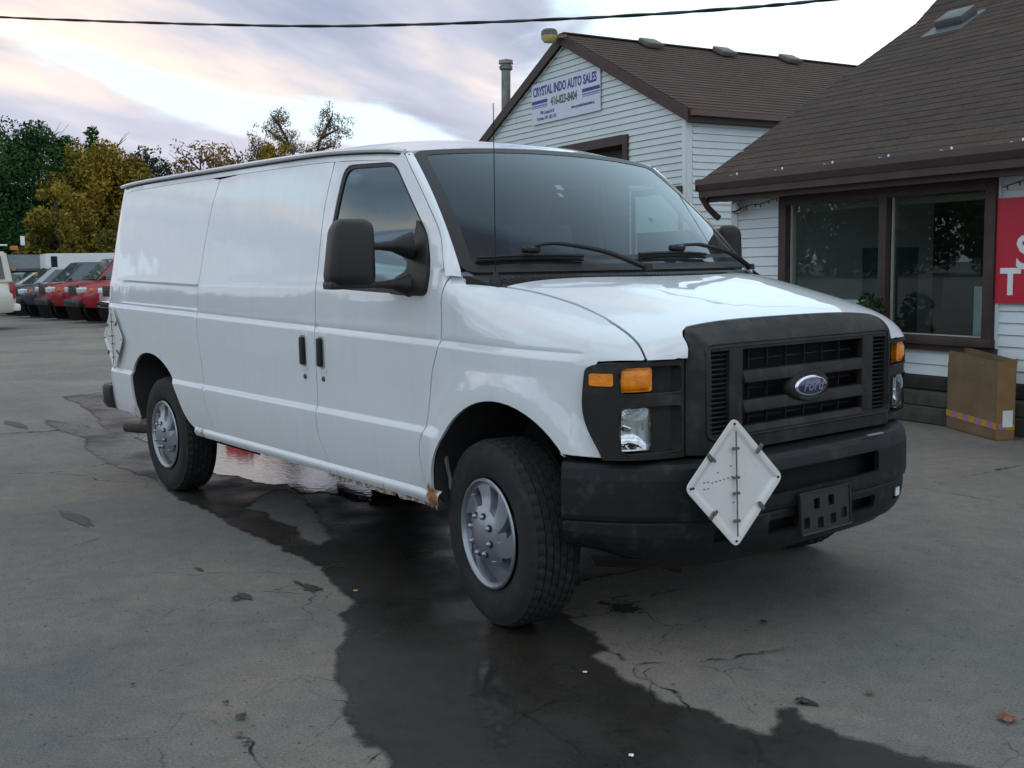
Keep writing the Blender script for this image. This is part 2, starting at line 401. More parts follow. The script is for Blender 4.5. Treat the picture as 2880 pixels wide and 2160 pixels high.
def roof(x,y):
    ye=roof_y(x); zc=interp([-4.6,-4.3,-3.0,-1.8,-1.2,-.95,-.78],[2.07,2.095,2.105,2.09,2.065,2.035,1.998],x)
    ze=drip(x)+.012
    return zc-(zc-ze)*min(1,abs(y)/ye)**3.2
def ws_top(s): return (-.822+.052*(1-s*s),.766*s,1.944+.038*(1-abs(s)**2.2))
def ws_bot(s): return (-.272+.244*(1-abs(s)**2.2),.901*s,1.398)
def ws(s,t,off=0.):
    a=ws_bot(s);b=ws_top(s); p=[lerp(a[i],b[i],t) for i in range(3)]
    k=.03*4*t*(1-t)
    p[0]+=k*.6+off*.7; p[2]+=k*.6+off*.7
    return tuple(p)
# ------------------------------------------------------------------ the van
van=empty('cargo_van',(0,0,0),label='white full-size cargo van with black tow mirrors and rusty sills',cat='van')
SF=lambda x,z:(x,-S(x,z),z)
TF=lambda x,y:(x,y,T(x,y))
def XF(y,z):
    return plan(y)
FF=lambda y,z:(plan(y),y,z)
G=.0036
# paint with rust creeping up from the sills
def van_paint():
    m=M_paint; t=m.node_tree; b=t.nodes['Principled BSDF']; old=b.inputs['Base Color'].links[0].from_socket
    c=t.nodes.new('ShaderNodeTexCoord'); s=t.nodes.new('ShaderNodeSeparateXYZ'); t.links.new(c.outputs['Object'],s.inputs[0])
    n=t.nodes.new('ShaderNodeTexNoise'); n.inputs['Scale'].default_value=9; n.inputs['Detail'].default_value=9; n.inputs['Roughness'].default_value=.75
    mpn=t.nodes.new('ShaderNodeMapping'); mpn.inputs['Scale'].default_value=(1.6,1,.7); t.links.new(c.outputs['Object'],mpn.inputs[0]); t.links.new(mpn.outputs[0],n.inputs['Vector'])
    # height of the rust band above the sill edge
    h=t.nodes.new('ShaderNodeMapRange'); h.inputs[1].default_value=.415; h.inputs[2].default_value=.56; h.inputs[3].default_value=.13; h.inputs[4].default_value=-.22
    t.links.new(s.outputs[2],h.inputs[0])
    # more of it at the front fender foot and ahead of the rear arch
    def blob(cx,cz,r,amp):
        v=t.nodes.new('ShaderNodeVectorMath'); v.operation='DISTANCE'; v.inputs[1].default_value=(cx,-.95,cz)
        ab=t.nodes.new('ShaderNodeVectorMath'); ab.operation='MULTIPLY_ADD'; ab.inputs[1].default_value=(1,0,1); ab.inputs[2].default_value=(0,-.95,0); t.links.new(c.outputs['Object'],ab.inputs[0]); t.links.new(ab.outputs[0],v.inputs[0])
        k=t.nodes.new('ShaderNodeMapRange'); k.inputs[1].default_value=0; k.inputs[2].default_value=r; k.inputs[3].default_value=amp; k.inputs[4].default_value=0.
        t.links.new(v.outputs['Value'],k.inputs[0]); return k.outputs[0]
    acc=h.outputs[0]
    for bl in ((-.36,.46,.12,.24),(-.43,.50,.08,.26),(-3.85,.90,.17,.26),(-3.97,.86,.09,.20),(-.30,.60,.05,.2),(-4.05,.50,.11,.22),(-2.88,.47,.16,.18),(-3.28,.77,.05,.14),(-4.04,.62,.10,.10)):
        a=t.nodes.new('ShaderNodeMath'); a.operation='ADD'; t.links.new(acc,a.inputs[0]); t.links.new(blob(*bl),a.inputs[1]); acc=a.outputs[0]
    a=t.nodes.new('ShaderNodeMath'); a.operation='ADD'; t.links.new(n.outputs['Fac'],a.inputs[0]); t.links.new(acc,a.inputs[1])
    r=ramp(t,[.64,.70,.76],[(0,0,0),(.45,.45,.45),(1,1,1)]); t.links.new(a.outputs[0],r.inputs[0])
    n4=t.nodes.new('ShaderNodeTexNoise'); n4.inputs['Scale'].default_value=60; n4.inputs['Detail'].default_value=4; t.links.new(c.outputs['Object'],n4.inputs['Vector'])
    rc=ramp(t,[.35,.6],[(.10,.035,.012),(.34,.15,.05)]); t.links.new(n4.outputs['Fac'],rc.inputs[0])
    # grey road film on the lowest part of the body
    g=t.nodes.new('ShaderNodeMapRange'); g.inputs[1].default_value=.42; g.inputs[2].default_value=.95; g.inputs[3].default_value=.30; g.inputs[4].default_value=.0; t.links.new(s.outputs[2],g.inputs[0])
    n5=t.nodes.new('ShaderNodeTexNoise'); n5.inputs['Scale'].default_value=2.2; n5.inputs['Detail'].default_value=6; t.links.new(c.outputs['Object'],n5.inputs['Vector'])
    gm=t.nodes.new('ShaderNodeMath'); gm.operation='MULTIPLY'; t.links.new(g.outputs[0],gm.inputs[0]); t.links.new(n5.outputs['Fac'],gm.inputs[1])
    x0=t.nodes.new('ShaderNodeMix'); x0.data_type='RGBA'; t.links.new(gm.outputs[0],x0.inputs['Factor']); t.links.new(old,x0.inputs['A']); x0.inputs['B'].default_value=(.33,.34,.34,1)
    x=t.nodes.new('ShaderNodeMix'); x.data_type='RGBA'; t.links.new(r.outputs[0],x.inputs['Factor']); t.links.new(x0.outputs['Result'],x.inputs['A']); t.links.new(rc.outputs[0],x.inputs['B'])
    sm=t.nodes.new('ShaderNodeMapping'); sm.inputs['Scale'].default_value=(7,7,.55); t.links.new(c.outputs['Object'],sm.inputs[0])
    sn=t.nodes.new('ShaderNodeTexNoise'); sn.inputs['Scale'].default_value=2.2; sn.inputs['Detail'].default_value=7; sn.inputs['Roughness'].default_value=.65; t.links.new(sm.outputs[0],sn.inputs['Vector'])
    sr=ramp(t,[.50,.72],[(1,1,1),(.955,.95,.94)]); t.links.new(sn.outputs['Fac'],sr.inputs[0])
    sx=t.nodes.new('ShaderNodeMix'); sx.data_type='RGBA'; sx.blend_type='MULTIPLY'; sx.inputs['Factor'].default_value=1; t.links.new(x.outputs['Result'],sx.inputs['A']); t.links.new(sr.outputs[0],sx.inputs['B'])
    t.links.new(sx.outputs['Result'],b.inputs['Base Color'])
    wn=t.nodes.new('ShaderNodeTexNoise'); wn.inputs['Scale'].default_value=2.6; wn.inputs['Detail'].default_value=2; t.links.new(c.outputs['Object'],wn.inputs['Vector'])
    wb=t.nodes.new('ShaderNodeBump'); wb.inputs['Strength'].default_value=.35; wb.inputs['Distance'].default_value=.012; t.links.new(wn.outputs['Fac'],wb.inputs['Height']); t.links.new(wb.outputs[0],b.inputs['Coat Normal'])
    # rust kills the clear coat
    iv=t.nodes.new('ShaderNodeMapRange'); iv.inputs[3].default_value=1.; iv.inputs[4].default_value=0.; t.links.new(r.outputs[0],iv.inputs[0]); t.links.new(iv.outputs[0],b.inputs['Coat Weight'])
    ro=t.nodes.new('ShaderNodeMapRange'); ro.inputs[3].default_value=.36; ro.inputs[4].default_value=.9; t.links.new(r.outputs[0],ro.inputs[0]); t.links.new(ro.outputs[0],b.inputs['Roughness'])
van_paint()
RW=[(lambda x,d=d: ridge(x)+d) for d in (-.030,-.020,-.008,.000,.006,.013)]+[(lambda x,d=d: d) for d in (.722,.733,.745,.757)]
SLOT=[(lambda x,d=d: 1.345-.0216*(x+2.88)+d) for d in (.002,-.006,-.018)]+[(lambda x,d=d: 1.193-.0175*(x+2.88)+d) for d in (-.001,.004,.010)]
front_arch=[(.585,.737),(.40,.745)]+[(.06+.457*math.cos(R_(a)),.45+.457*math.sin(R_(a))) for a in range(38,166,6)]+[(-.392,.50),(-.372,.455),(-.345,.425)]
FA=front_arch
dg_front=crom([(-.822,1.932),(-.74,1.85),(-.635,1.75),(-.486,1.60),(-.40,1.50),(-.343,1.42),(-.326,1.34),(-.326,1.25),(-.338,1.118),(-.395,.982),(-.431,.814),(-.452,.739),(-.478,.689),(-.488,.626),(-.466,.548),(-.425,.482)],4)
def sh(pts,dx=0,dz=0): return [(a+dx,b+dz) for a,b in pts]
shut=[(-.105,.835),(-.058,.813),(.098,.782),(.264,.767),(.387,.774),(.486,.784),(.585,.793),(.637,.798),(.662,.803),(.679,.806)]
shut_c=crom(shut,4)
shut_xz=[(x,T(x,y)) for x,y in shut_c]
# fender: rear edge at the door gap, arch, headlight edge, shut line
fo=[p for p in dg_front if p[1]<1.405]
ft=[(.590,.755),(.545,.83),(.510,.90),(.508,.99),(.516,1.055),(.530,1.082)]
fpoly=sh(fo,+G,0)+[(-.42+G,.42)]+FA[::-1][1:]+ft+[(.60,1.087),(.64,1.088),(.672,1.089)]+[(x,z-.003) for x,z in shut_xz[::-1]][1:]+[(-.14,T(-.14,.855)),(-.19,T(-.19,.879)),(-.238,T(-.238,.903)),(-.262,1.385),(-.310,1.402)]
panel('fender',fpoly,SF,M_paint,van,su=.028,sv=.02,both=True,rows=RW[:6])
# hood
cowl=lambda y:.05-.16*(abs(y)/.9)**2
hl=[(cowl(y),y) for y in np.linspace(-.815,.815,25)]
frontn=[]
def Xat(y,z):
    a,b=.4,plan(y)+.0119
    for _ in range(30):
        m_=(a+b)/2
        if T(m_,y)>z: a=m_
        else: b=m_
    return a
Z58=T(.658,.57)
corner=[(.679,.806),(Xat(.80,1.089),.80),(Xat(.78,1.089),.78),(Xat(.76,1.089),.76),(Xat(.70,1.088),.70),(Xat(.66,1.088),.66),(Xat(.639,1.088),.639),(Xat(.632,1.12),.632),(Xat(.630,1.14),.630),(Xat(.628,Z58-.03),.628),(Xat(.609,Z58-.012),.609),(.654,.572)]
hp=[(x,-y) for x,y in hl[::-1]] if 0 else hl[:]
right=[(x,y-.004) for x,y in shut_c if x>-.08]+corner[1:]
hoodpoly=hl+right+[(.654,.3),(.655,0),(.654,-.3)]+[(x,-y) for x,y in right[::-1]]
panel('hood',hoodpoly,TF,M_paint,van,su=.03,sv=.03,thick=.018)
# doors and sides
arc_top=lambda x: drip(x)-.045
doorR=[(-1.408+G,z) for z in (.60,.70,1.0,1.3)]
dgr=crom([(-1.315,.483),(-1.338,.526),(-1.385,.593),(-1.406,.69),(-1.408,.9),(-1.410,1.15),(-1.414,1.322),(-1.432,1.60),(-1.432,1.75),(-1.403,1.945)],4)
dtop=crom([(-1.395,arc_top(-1.395)),(-1.1,arc_top(-1.1)),(-.90,arc_top(-.90)+.006),(-.845,1.940)],4)
win=rounded([(-1.305,1.920),(-.885,1.902),(-.70,1.712),(-.545,1.562),(-.435,1.43),(-.436,1.306),(-.93,1.318),(-1.345,1.335),(-1.345,1.66)],[.07,.06,.3,.1,.08,.035,.3,.05,.3])
door=[(-.425,.482)]+[(-.9,.480)]+sh(dgr,G)+dtop[1:]+sh(dg_front,-G)[1:]
panel('front_door',door,SF,M_paint,van,holes=[win],su=.04,sv=.020,both=True,rows=RW)
sgap=crom([(-2.672,.477),(-2.70,.505),(-2.765,.60),(-2.81,.72),(-2.845,.9),(-2.872,1.06),(-2.877,1.19),(-2.872,1.345),(-2.862,1.552),(-2.83,1.80),(-2.775,1.958)],4)
sd=[(-1.315-G,.483)]+[(-2.0,.480)]+sh(sgap,G)+[(x,arc_top(x)) for x in (-2.5,-2.2,-1.9,-1.6)]+[(-1.41,arc_top(-1.41))]+sh(dgr,-G)[::-1][1:]
panel('cargo_side_door',sd,SF,M_paint,van,su=.05,sv=.020,both=True,rows=RW)
rear_arch=rounded([(-4.005,.42),(-4.045,.60),(-4.055,.76),(-3.90,.878),(-3.70,.900),(-3.52,.868),(-3.34,.785),(-3.21,.63),(-3.12,.52),(-2.992,.46)],[0,.15,.14,.10,.10,.14,.14,.1,.1,0],5)
rsil=crom([(-4.56,.46),(-4.60,.60),(-4.615,.74),(-4.625,.95),(-4.625,1.2),(-4.60,1.45),(-4.555,1.75),(-4.515,1.985)],4)
rq=[(-2.672-G,.477)]+[(-2.992,.462)]+rear_arch[::-1][1:]+[(-4.2,.455),(-4.4,.455)]+rsil+[(x,arc_top(x)) for x in (-4.3,-4.0,-3.6,-3.2,-2.9)]+sh(sgap,-G)[::-1]
panel('rear_quarter_panel',rq,SF,M_paint,van,su=.04,sv=.016,both=True,rows=RW+SLOT)
# rocker below the doors, with its tattered lower lip
rk=[(-.345,.425),(-.372,.462),(-.43,.4815),(-1.3,.479),(-2.67,.473),(-2.99,.458)]+[(-2.95,.430),(-.36,.428)]
def RKF(x,z): 
    t=(.481-z)/.05
    return (x,-(S(x,.49)+.010*math.sin(min(1,max(0,t))*math.pi)-(.016*min(1,-t/.14) if t<0 else 0)),z)
gridsheet('rocker_panel',np.arange(-2.98,-.339,.06),[.490,.4835,.479,.474,.469,.463,.456,.449,.442,.435,.429],RKF,M_paint,van,both=True)
lip=[]; xs=np.arange(-2.95,-.37,.022)
random.seed(3)
low=[]; dd=.02
for x in xs:
    dd=max(.006,min(.032,dd+random.uniform(-.004,.004)))
    low.append((x,.432-dd*(1. if x>-1.35 else .35)*(1 if random.random()>.06 else .3)))
lipoly=[(xs[0],.436)]+low+[(xs[-1],.436)]
panel('sill_lip',lipoly,lambda x,z:(x,-(S(x,.49)-.016),z),M_liprust,van,su=.06,sv=.03,thick=.003,both=True,label='rusty tattered lip under the door sill')
# inner dark shell behind the gaps
shell=[(-.42,.47)]+[(-.30,.9),(-.05,1.0),(.35,.95),(.46,.80)]+[(.46,1.05),(-.1,1.26),(-.33,1.36)]+[(-.78,1.88),(-4.45,1.95),(-4.55,1.2),(-4.5,.5),(-4.1,.5),(-4.12,.8),(-3.9,.96),(-3.5,.95),(-3.2,.78),(-3.0,.5)]
shell=[(-.44,.47),(-.48,.62),(-.42,.95),(-.30,1.0),(-.30,1.34),(-.36,1.40),(-.83,1.86),(-4.40,1.93),(-4.52,1.2),(-4.5,.5),(-4.1,.5),(-4.12,.8),(-3.9,.97),(-3.5,.95),(-3.2,.80),(-3.0,.5)]
win2=[(-.9+(x+.9)*1.05,1.6+(z-1.6)*1.05) for x,z in win]
panel('inner_shell',shell,lambda x,z:(x,-(S(min(x,-.35),z)-.026),z),M_dark,van,holes=[win2],su=.15,sv=.08,both=True,rim=False)
for s_ in (1,-1):
    gridsheet('side_header_trim',np.linspace(-4.4,-.84,30),[0,.5,1],lambda u,v:(u,-s_*lerp(S(u,arc_top(u)-.06)-.035,roof_y(u)-.07,v),lerp(arc_top(u)-.06,drip(u)-.008,v)),M_dark,van)
# A-pillars
def pillar(u,v):
    # u 0..1 from door gap to glass edge, v 0..1 bottom to top
    zg=lerp(1.40,1.930,v); 
    xg=interp([1.39,1.42,1.50,1.60,1.75,1.85,1.932],[-.330+G,-.343+G,-.40+G,-.486+G,-.635+G,-.74+G,-.822+G],zg)
    a=(xg,-S(min(xg,-.3461),zg),zg); p=ws(-1.0,lerp(-.0,.985,max(v,0))); p=(p[0],p[1],p[2]+min(0,v)*.6); 
    n=math.sin(u*math.pi)*.005
    return (lerp(a[0],p[0],u)+n*.4,lerp(a[1],p[1],u)-n*.7,lerp(a[2],p[2],u)+n*.4)
gridsheet('windshield_pillar',np.linspace(0,1,9),np.linspace(-.025,1,22),pillar,M_paint,van,both=True)
# roof
def roofpt(x,y): return (x,y,roof(x,y)-.004)
ro=[(-4.53,-.70),(-4.49,-.775)]+[(x,-roof_y(x)) for x in np.arange(-4.4,-.87,.12)]+[(-.81,-.772)]
fr=[(ws_top(s)[0]-.001,ws_top(s)[1]) for s in np.linspace(-1,1,21)]
rp=ro+fr+[(x,-y) for x,y in ro[::-1]]+[(-4.545,.3),(-4.55,0),(-4.545,-.3)]
def roofz(x,y):
    z=roof(x,y)-.006
    s=max(-1,min(1,y/.768)); e=ws_top(s); k=max(0,1-(e[0]-x)/.30)
    return (x,y,lerp(z,e[2]+.002,k*k)) if x<=e[0] else (x,y,e[2]+.002)
panel('roof',rp,roofz,M_paint,van,su=.06,sv=.05,thick=.02)
# drip rails
dr=[(x,-(roof_y(x)+.014),drip(x)+.004) for x in np.arange(-4.53,-.83,.1)]+[(-.84,-.79,1.945)]
for s in (1,-1):
    tube('drip_rail',[(x,y*s,z) for x,y,z in dr],.011,M_paint,van,6)
    gp=[(x,-(roof_y(x)+.003)*s,drip(x)-.012) for x in np.linspace(-4.45,-.80,32)]
    tube('drip_gap_shadow',gp,.0032,M_dark,van,5)  # dark tube drawn in as the shadow line under the drip rail
    # cant rail that closes the side above the doors
    bm=bmesh.new(); vs=[]
    for x in np.linspace(-4.5,-.835,40):
        vs.append((bm.verts.new((x,-s*S(x,arc_top(x)+.001),arc_top(x)+.002)),bm.verts.new((x,-s*(roof_y(x)-.004),drip(x)-.008))))
    for a,b in zip(vs,vs[1:]): bm.faces.new((a[0],b[0],b[1],a[1]))
    link('cant_rail',bmmesh('cant_rail',bm,60),M_paint,van)
# windshield, border, cowl
frit=rounded([(-1,0),(1,0),(1,1),(-1,1)],[.08,.08,.08,.08],5)
gl=rounded([(-.945,.045),(.945,.045),(.93,.955),(-.93,.955)],[.05]*4,5)
WSF=lambda s,t: ws(s,t)
panel('windshield_border',frit,WSF,M_black,van,holes=[gl],su=.05,sv=.06,thick=.004)
panel('windshield',gl,lambda s,t: ws(s,t,-.002),M_glass_ws,van,su=.06,sv=.06,rim=False)
M_ivory=mat('sticker_white',(.75,.77,.76),rough=.5)
for i,(s,t,a,b) in enumerate(((-.218,.634,.022,.020),(-.256,.568,.013,.016))):
    panel('windshield_sticker',[(s-a,t-b),(s+a,t-b),(s+a,t+b),(s-a,t+b)],lambda s,t: ws(s,t,-.006),M_ivory,van,su=.05,sv=.05,thick=.001)
def cowlf(s,v):
    a=ws_bot(s); y=.835*s; b=(cowl(y)+.004,y,T(cowl(y),y)-.010)
    k=v
    return (lerp(a[0]+.01,b[0],k),lerp(a[1],b[1],k),lerp(a[2]-.012,b[2],k)-.010*math.sin(k*math.pi))
panel('cowl_panel',[(-1.0,0),(1.0,0),(1.0,1),(-1.0,1)],cowlf,M_black,van,su=.05,sv=.2,thick=.01,flip=True)
def cend(u,v):
    x=lerp(-.24,-.10,u); y=lerp(.903,.835,u); zt=lerp(1.388,T(-.10,.835)-.004,u); zb=T(x,min(y,.95))-.012
    return (x,y,lerp(zt,min(zb,zt),v))
gridsheet('cowl_end',np.linspace(0,1,8),[0,1],cend,M_black,van,both=True)
bm=bmesh.new()
for s in np.arange(-.90,.55,.026):
    p=Vector(cowlf(s,.25)); q=Vector(cowlf(s-.004,.82)); 
    add_tube(bm,[p+Vector((0,0,.004)),q+Vector((0,0,.004))],.0035,4)
tag(link('cowl_vent_slats',bmmesh('cowl_vent_slats',bm),M_trim,van),kind='stuff')
# wipers
def wp(s,t,o): return Vector(ws(s,t,o))
for b0,b1,mid,arm,base in (((-.932,.075),(-.432,.075),(-.685,.105),[(-.589,.128),(-.466,.108),(-.315,.059)],(-.116,-.022)),((-.087,.084),(.445,.080),(.207,.106),[(.32,.117),(.428,.111),(.66,.058)],(.90,-.036))):
    bm=bmesh.new(); n=14
    add_tube(bm,[wp(lerp(b0[0],b1[0],k/n),lerp(b0[1],b1[1],k/n)+.01*math.sin(k/n*math.pi),.020) for k in range(n+1)],.0075,6)
    add_tube(bm,[wp(lerp(b0[0],b1[0],k/n),lerp(b0[1],b1[1],k/n)-.012+.01*math.sin(k/n*math.pi),.008) for k in range(n+1)],.006,4)
    add_box(bm,wp(mid[0],mid[1]+.008,.030),(.045,.085,.03),bev=.01)
    blade=link('wiper_blade',bmmesh('wiper_blade',bm,40),M_black,van)
    bm=bmesh.new(); pp=[wp(mid[0],mid[1]+.012,.042)]+[wp(a,b,.05) for a,b in arm]+[wp(base[0],base[1],.03)]
    pp=[Vector(p) for p in crom([tuple(p) for p in pp],5)]
    add_tube(bm,pp,[.007+.006*(i/len(pp)) for i in range(len(pp))],6); 
    add_tube(bm,[pp[-1]+Vector((0,0,-.01)),pp[-1]+Vector((0,0,.018))],[.022,.018],10)
    link('wiper_arm',bmmesh('wiper_arm',bm,40),M_black,van)
# antenna
ab=Vector((-.155,-.815,T(-.10,.80)+.002))
lathe('antenna_base',[(0,.045),(.010,.045),(.014,.03),(.021,.022),(.026,0),(.028,-.01)],M_black,van,16,loc=ab)
tube('antenna_mast',[ab+Vector((0,0,.03)),ab+Vector((.004,.0,.715))],.0019,M_dark,van,6)
# side window glass and rubber ring
def scaled(poly,kx,kz,cx=-.92,cz=1.615): return [(cx+(x-cx)*kx,cz+(z-cz)*kz) for x,z in poly]
ring_o=scaled(win,.998,.998); ring_i=scaled(win,.945,.935)
panel('window_seal',ring_o,lambda x,z:(x,-(S(x,z)-.004),z),M_black,van,holes=[ring_i],su=.05,sv=.05,thick=.01,both=True)
panel('side_window',scaled(win,.955,.95),lambda x,z:(x,-(S(x,z)-.010),z),M_glass_side,van,su=.08,sv=.05,rim=False,both=True)
# door handles and locks
for x in (-1.525,-1.337):
    o=rounded([(x-.040,.925),(x+.040,.925),(x+.040,1.112),(x-.040,1.112)],.018)
    h=rounded([(x-.028,.942),(x+.028,.942),(x+.028,1.098),(x-.028,1.098)],.012)
    for side in panel('handle_surround',o,SF,M_paint,van,holes=[h],su=.03,sv=.03,thick=.006,off=.004,both=True):
        pass
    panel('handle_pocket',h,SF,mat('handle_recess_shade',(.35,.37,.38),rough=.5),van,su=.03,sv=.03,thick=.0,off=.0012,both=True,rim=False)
    hx=x+(.004 if x<-1.4 else -.006)
    for side in (1,-1):
        yy=-(S(x,1.02)+.014)*side
        box('door_handle',(hx,yy,1.022),(.034,.020,.140),M_black,van,bev=.009,seg=3)
        lathe('door_lock',[(0,.006),(.010,.006),(.013,.003),(.014,-.004)],mat('dark_steel',(.12,.12,.13),rough=.4,metal=.8),van,14,loc=(x+.0,-(S(x,.892)+.001)*side,.892),rot=(R_(90)*side,0,0))
# ---- headlamps
hs=rounded([(.640,.732),(.925,.738),(.944,.82),(.9525,.905),(.9515,.99),(.948,1.080),(.640,1.083)],[0,0,.08,.06,.06,.030,0])
r1_=rounded([(.657,.968),(.886,.968),(.886,1.066),(.657,1.066)],.022); r2_=rounded([(.655,.757),(.886,.757),(.886,.925),(.655,.925)],.026)
r0_=rounded([(.898,.972),(.946,.972),(.946,1.066),(.898,1.066)],.012)
FFo=lambda y,z:(plan(y)-.004,y,z)
panel('headlamp_housing',hs,FFo,M_trim,van,holes=[r1_,r2_],su=.03,sv=.04,thick=.02,both=True)
def recess(nm,loop,depth,mt):
    for sd_ in (1,-1):
        bm=bmesh.new(); A_=[];B_=[]
        cx=sum(p[0] for p in loop)/len(loop)
        for y,z in loop:
            x=plan(y)-.006; A_.append(bm.verts.new((x,sd_*y,z)))
            yy=y+(.012 if y<.7 else 0.); B_.append(bm.verts.new((min(x,.66)-depth if y>.7 else x-.035,sd_*yy,z)))
        n=len(loop)
        for i in range(n): bm.faces.new((A_[i],A_[(i+1)%n],B_[(i+1)%n],B_[i]))
        bm.faces.new(B_)
        link(nm,bmmesh(nm,bm,40),mt,van)
recess('lamp_recess',r1_,.085,M_trim); recess('lamp_recess',r2_,.085,M_trim)
for s in (1,-1):
    for lp_ in (r1_,r2_):
        tube('recess_bead',[(plan(y)-.001,s*y,z) for y,z in lp_+[lp_[0]]],.0032,M_trim,van,6)
lensA=rounded([(.766,.977),(.885,.977),(.885,1.062),(.766,1.062)],.014)
def bulge(y0,y1,z0,z1,d,inn):
    def f(y,z):
        a=(y-y0)/(y1-y0); b=(z-z0)/(z1-z0)
        k=(1-(2*a-1)**4)*(1-(2*b-1)**4)
        xx=interp([.775,.83,.886],[.688,.672,.638],y)
        return (xx-inn+d*max(0,k),y,z)
    return f
for o in panel('turn_signal',lensA,bulge(.775,.884,.981,1.059,.012,.018),M_amber,van,su=.012,sv=.012,thick=.05,both=True): pass
lensH=rounded([(.768,.768),(.886,.768),(.886,.919),(.768,.919)],.022)
hb=bulge(.778,.885,.772,.917,.014,.022)
# chrome bowl behind a clear lens
def bowl(y,z):
    a=(y-.8315)/.0535; b=(z-.8445)/.0725; p=hb(y,z)
    return (p[0]-.012-.055*max(0,1-a**4)*max(0,1-b**4),y,z)
panel('headlamp_reflector',lensH,bowl,mat('lamp_reflector',(.88,.9,.92),rough=.06,metal=1.,var=.02,bump=.25,bscale=35),van,su=.009,sv=.009,thick=.012,both=True)
panel('headlamp_lens',lensH,hb,glass('lamp_lens',(.93,.95,.96),f0=.10,pw=3),van,su=.012,sv=.012,thick=.02,both=True)
for s in (1,-1):
    lathe('headlamp_bulb',[(0,.0),(.008,-.002),(.010,-.02),(.010,-.05)],M_chrome,van,10,axis='X',loc=(.628,.8315*s,.842))
mk=rounded([(.905,1.000),(.9455,1.000),(.9455,1.044),(.905,1.044)],.006)
panel('side_marker',mk,lambda y,z:(plan(y)+.002,y,z),M_amber,van,su=.012,sv=.012,thick=.012,both=True)
# ---- grille surround
XEz=[1.08,1.10,1.125,1.14,Z58-.03,Z58-.012,Z58-.001]; XEx=[Xat(interp([1.08,1.125,Z58-.03,Z58-.012,Z58],[.634,.626,.624,.604,.570],z_),z_)+.004 for z_ in XEz]
XE_=lambda z: interp(XEz,XEx,z)
def gx(y,z):
    zt_=T(.658,abs(y)) if z>1.11 else 1.209
    a=interp([.73,.80,1.08,1.12,1.160,1.19,1.209],[.762,.766,.768,.757,.726,.696,.664],z+(1.209-zt_)*ss((z-1.11)/.08))
    y=abs(y)
    b=interp([0,.50,.56,.60,.625,.64],[.775,.770,.762,.735,.715,.704],y)
    if z>1.08 and y>.5: b=lerp(b,lerp(.770,XE_(z),ss((y-.50)/.125)),min(1,(z-1.08)/.04))
    return min(a,b) if y>.5 else min(a,b)
GF=lambda y,z:(gx(y,z),y,z)
Z58=T(.658,.57)
hf=[(.570,Z58),(.604,Z58-.012),(.624,Z58-.030),(.626,1.125),(.634,1.082),(.634,.735)]
go=[(-y,z) for y,z in hf]+[(.634,.735)]+hf[::-1][1:]+[(y_,T(.658,y_)) for y_ in (.5,.4,.25,.1,0,-.1,-.25,-.4,-.5)]
gi=rounded([(-.558,.800),(.558,.800),(.558,1.118),(-.558,1.118)],.022)
panel('grille_surround',go[::-1],GF,M_trim,van,holes=[gi],su=.03,sv=.02,thick=.030)
# raised bead round the opening
bd=rounded([(-.572,.787),(.572,.787),(.572,1.131),(-.572,1.131)],.03)
tube('grille_bead',[(gx(y,z)+.001,y,z) for y,z in bd+[bd[0]]],.005,M_trim,van,6)
box('radiator',(.60,0,.95),(.03,1.16,.42),M_dark,van)
for s in (1,-1):
    box('grille_post',(.742,.415*s,.959),(.030,.075,.318),M_trim,van,bev=.006)
    box('grille_side_wall',(.725,.553*s,.959),(.05,.012,.318),M_trim,van)
    for k in range(17):
        box('grille_louvre',(.728,.50*s,.812+k*.0175),(.035,.095,.004),M_trim,van)
for zc,h in ((1.003,.046),(.893,.046),(.806,.030)):
    bm=bmesh.new(); vs=add_box(bm,(0,0,0),(.050,.755,h),bev=.007,seg=2)
    for v in bm.verts:
        if v.co.z>0 and v.co.x>0: v.co.x-=.012
    link('grille_bar',bmmesh('grille_bar',bm,40),M_trim,van,loc=(.745,0,zc))
box('grille_top_rail',(.735,0,1.112),(.04,1.10,.012),M_trim,van)
box('grille_bottom_rail',(.735,0,.798),(.05,1.10,.010),M_trim,van)
for y in (-.30,-.19,-.075,.04,.155,.27):
    box('grille_rib',(.712,y,.955),(.012,.004,.31),M_trim,van)
for z in (1.06,.95,.84): box('grille_mesh_bar',(.70,0,z),(.004,.74,.004),M_trim,van)
# emblem: bulge, chrome oval, blue field and script
def oval(nm,a,b,x,d,mt,flat=.4,n=36):
    prof=[(1.0,0),(1.0,.3*d),(.96,.75*d),(.88,d),(.0,d*(1+flat*.3))]
    bm=bmesh.new(); rings=[]
    for r,h in prof:
        if r==0: rings.append([bm.verts.new((x+h,0,0))])
        else: rings.append([bm.verts.new((x+h,math.cos(2*math.pi*k/n)*a*r,math.sin(2*math.pi*k/n)*b*r)) for k in range(n)])
    for A_,B_ in zip(rings,rings[1:]):
        for k in range(n):
            if len(B_)==1: bm.faces.new((A_[k],A_[(k+1)%n],B_[0]))
            else: bm.faces.new((A_[k],A_[(k+1)%n],B_[(k+1)%n],B_[k]))
    return link(nm,bmmesh(nm,bm,50),mt,van,loc=(0,0,.943))
oval('emblem_mount',.128,.063,.745,.035,M_trim)
em=oval('emblem_rim',.100,.041,.778,.008,M_chrome)
M_navy=mat('emblem_blue_enamel',(.012,.022,.10),rough=.12,coat=1.,var=.1)
em2=oval('emblem_field',.091,.034,.780,.008,M_navy); em2.parent=em; em2.location=(0,0,0)
tx=text_mesh('emblem_script','Ford',.056,mat('script_grey',(.35,.38,.45),rough=.3,metal=.6),em,(.7905,-.001,-.018),(R_(90),0,R_(90)),extrude=.0012,sx=1.15,shear=.35,align='CENTER')
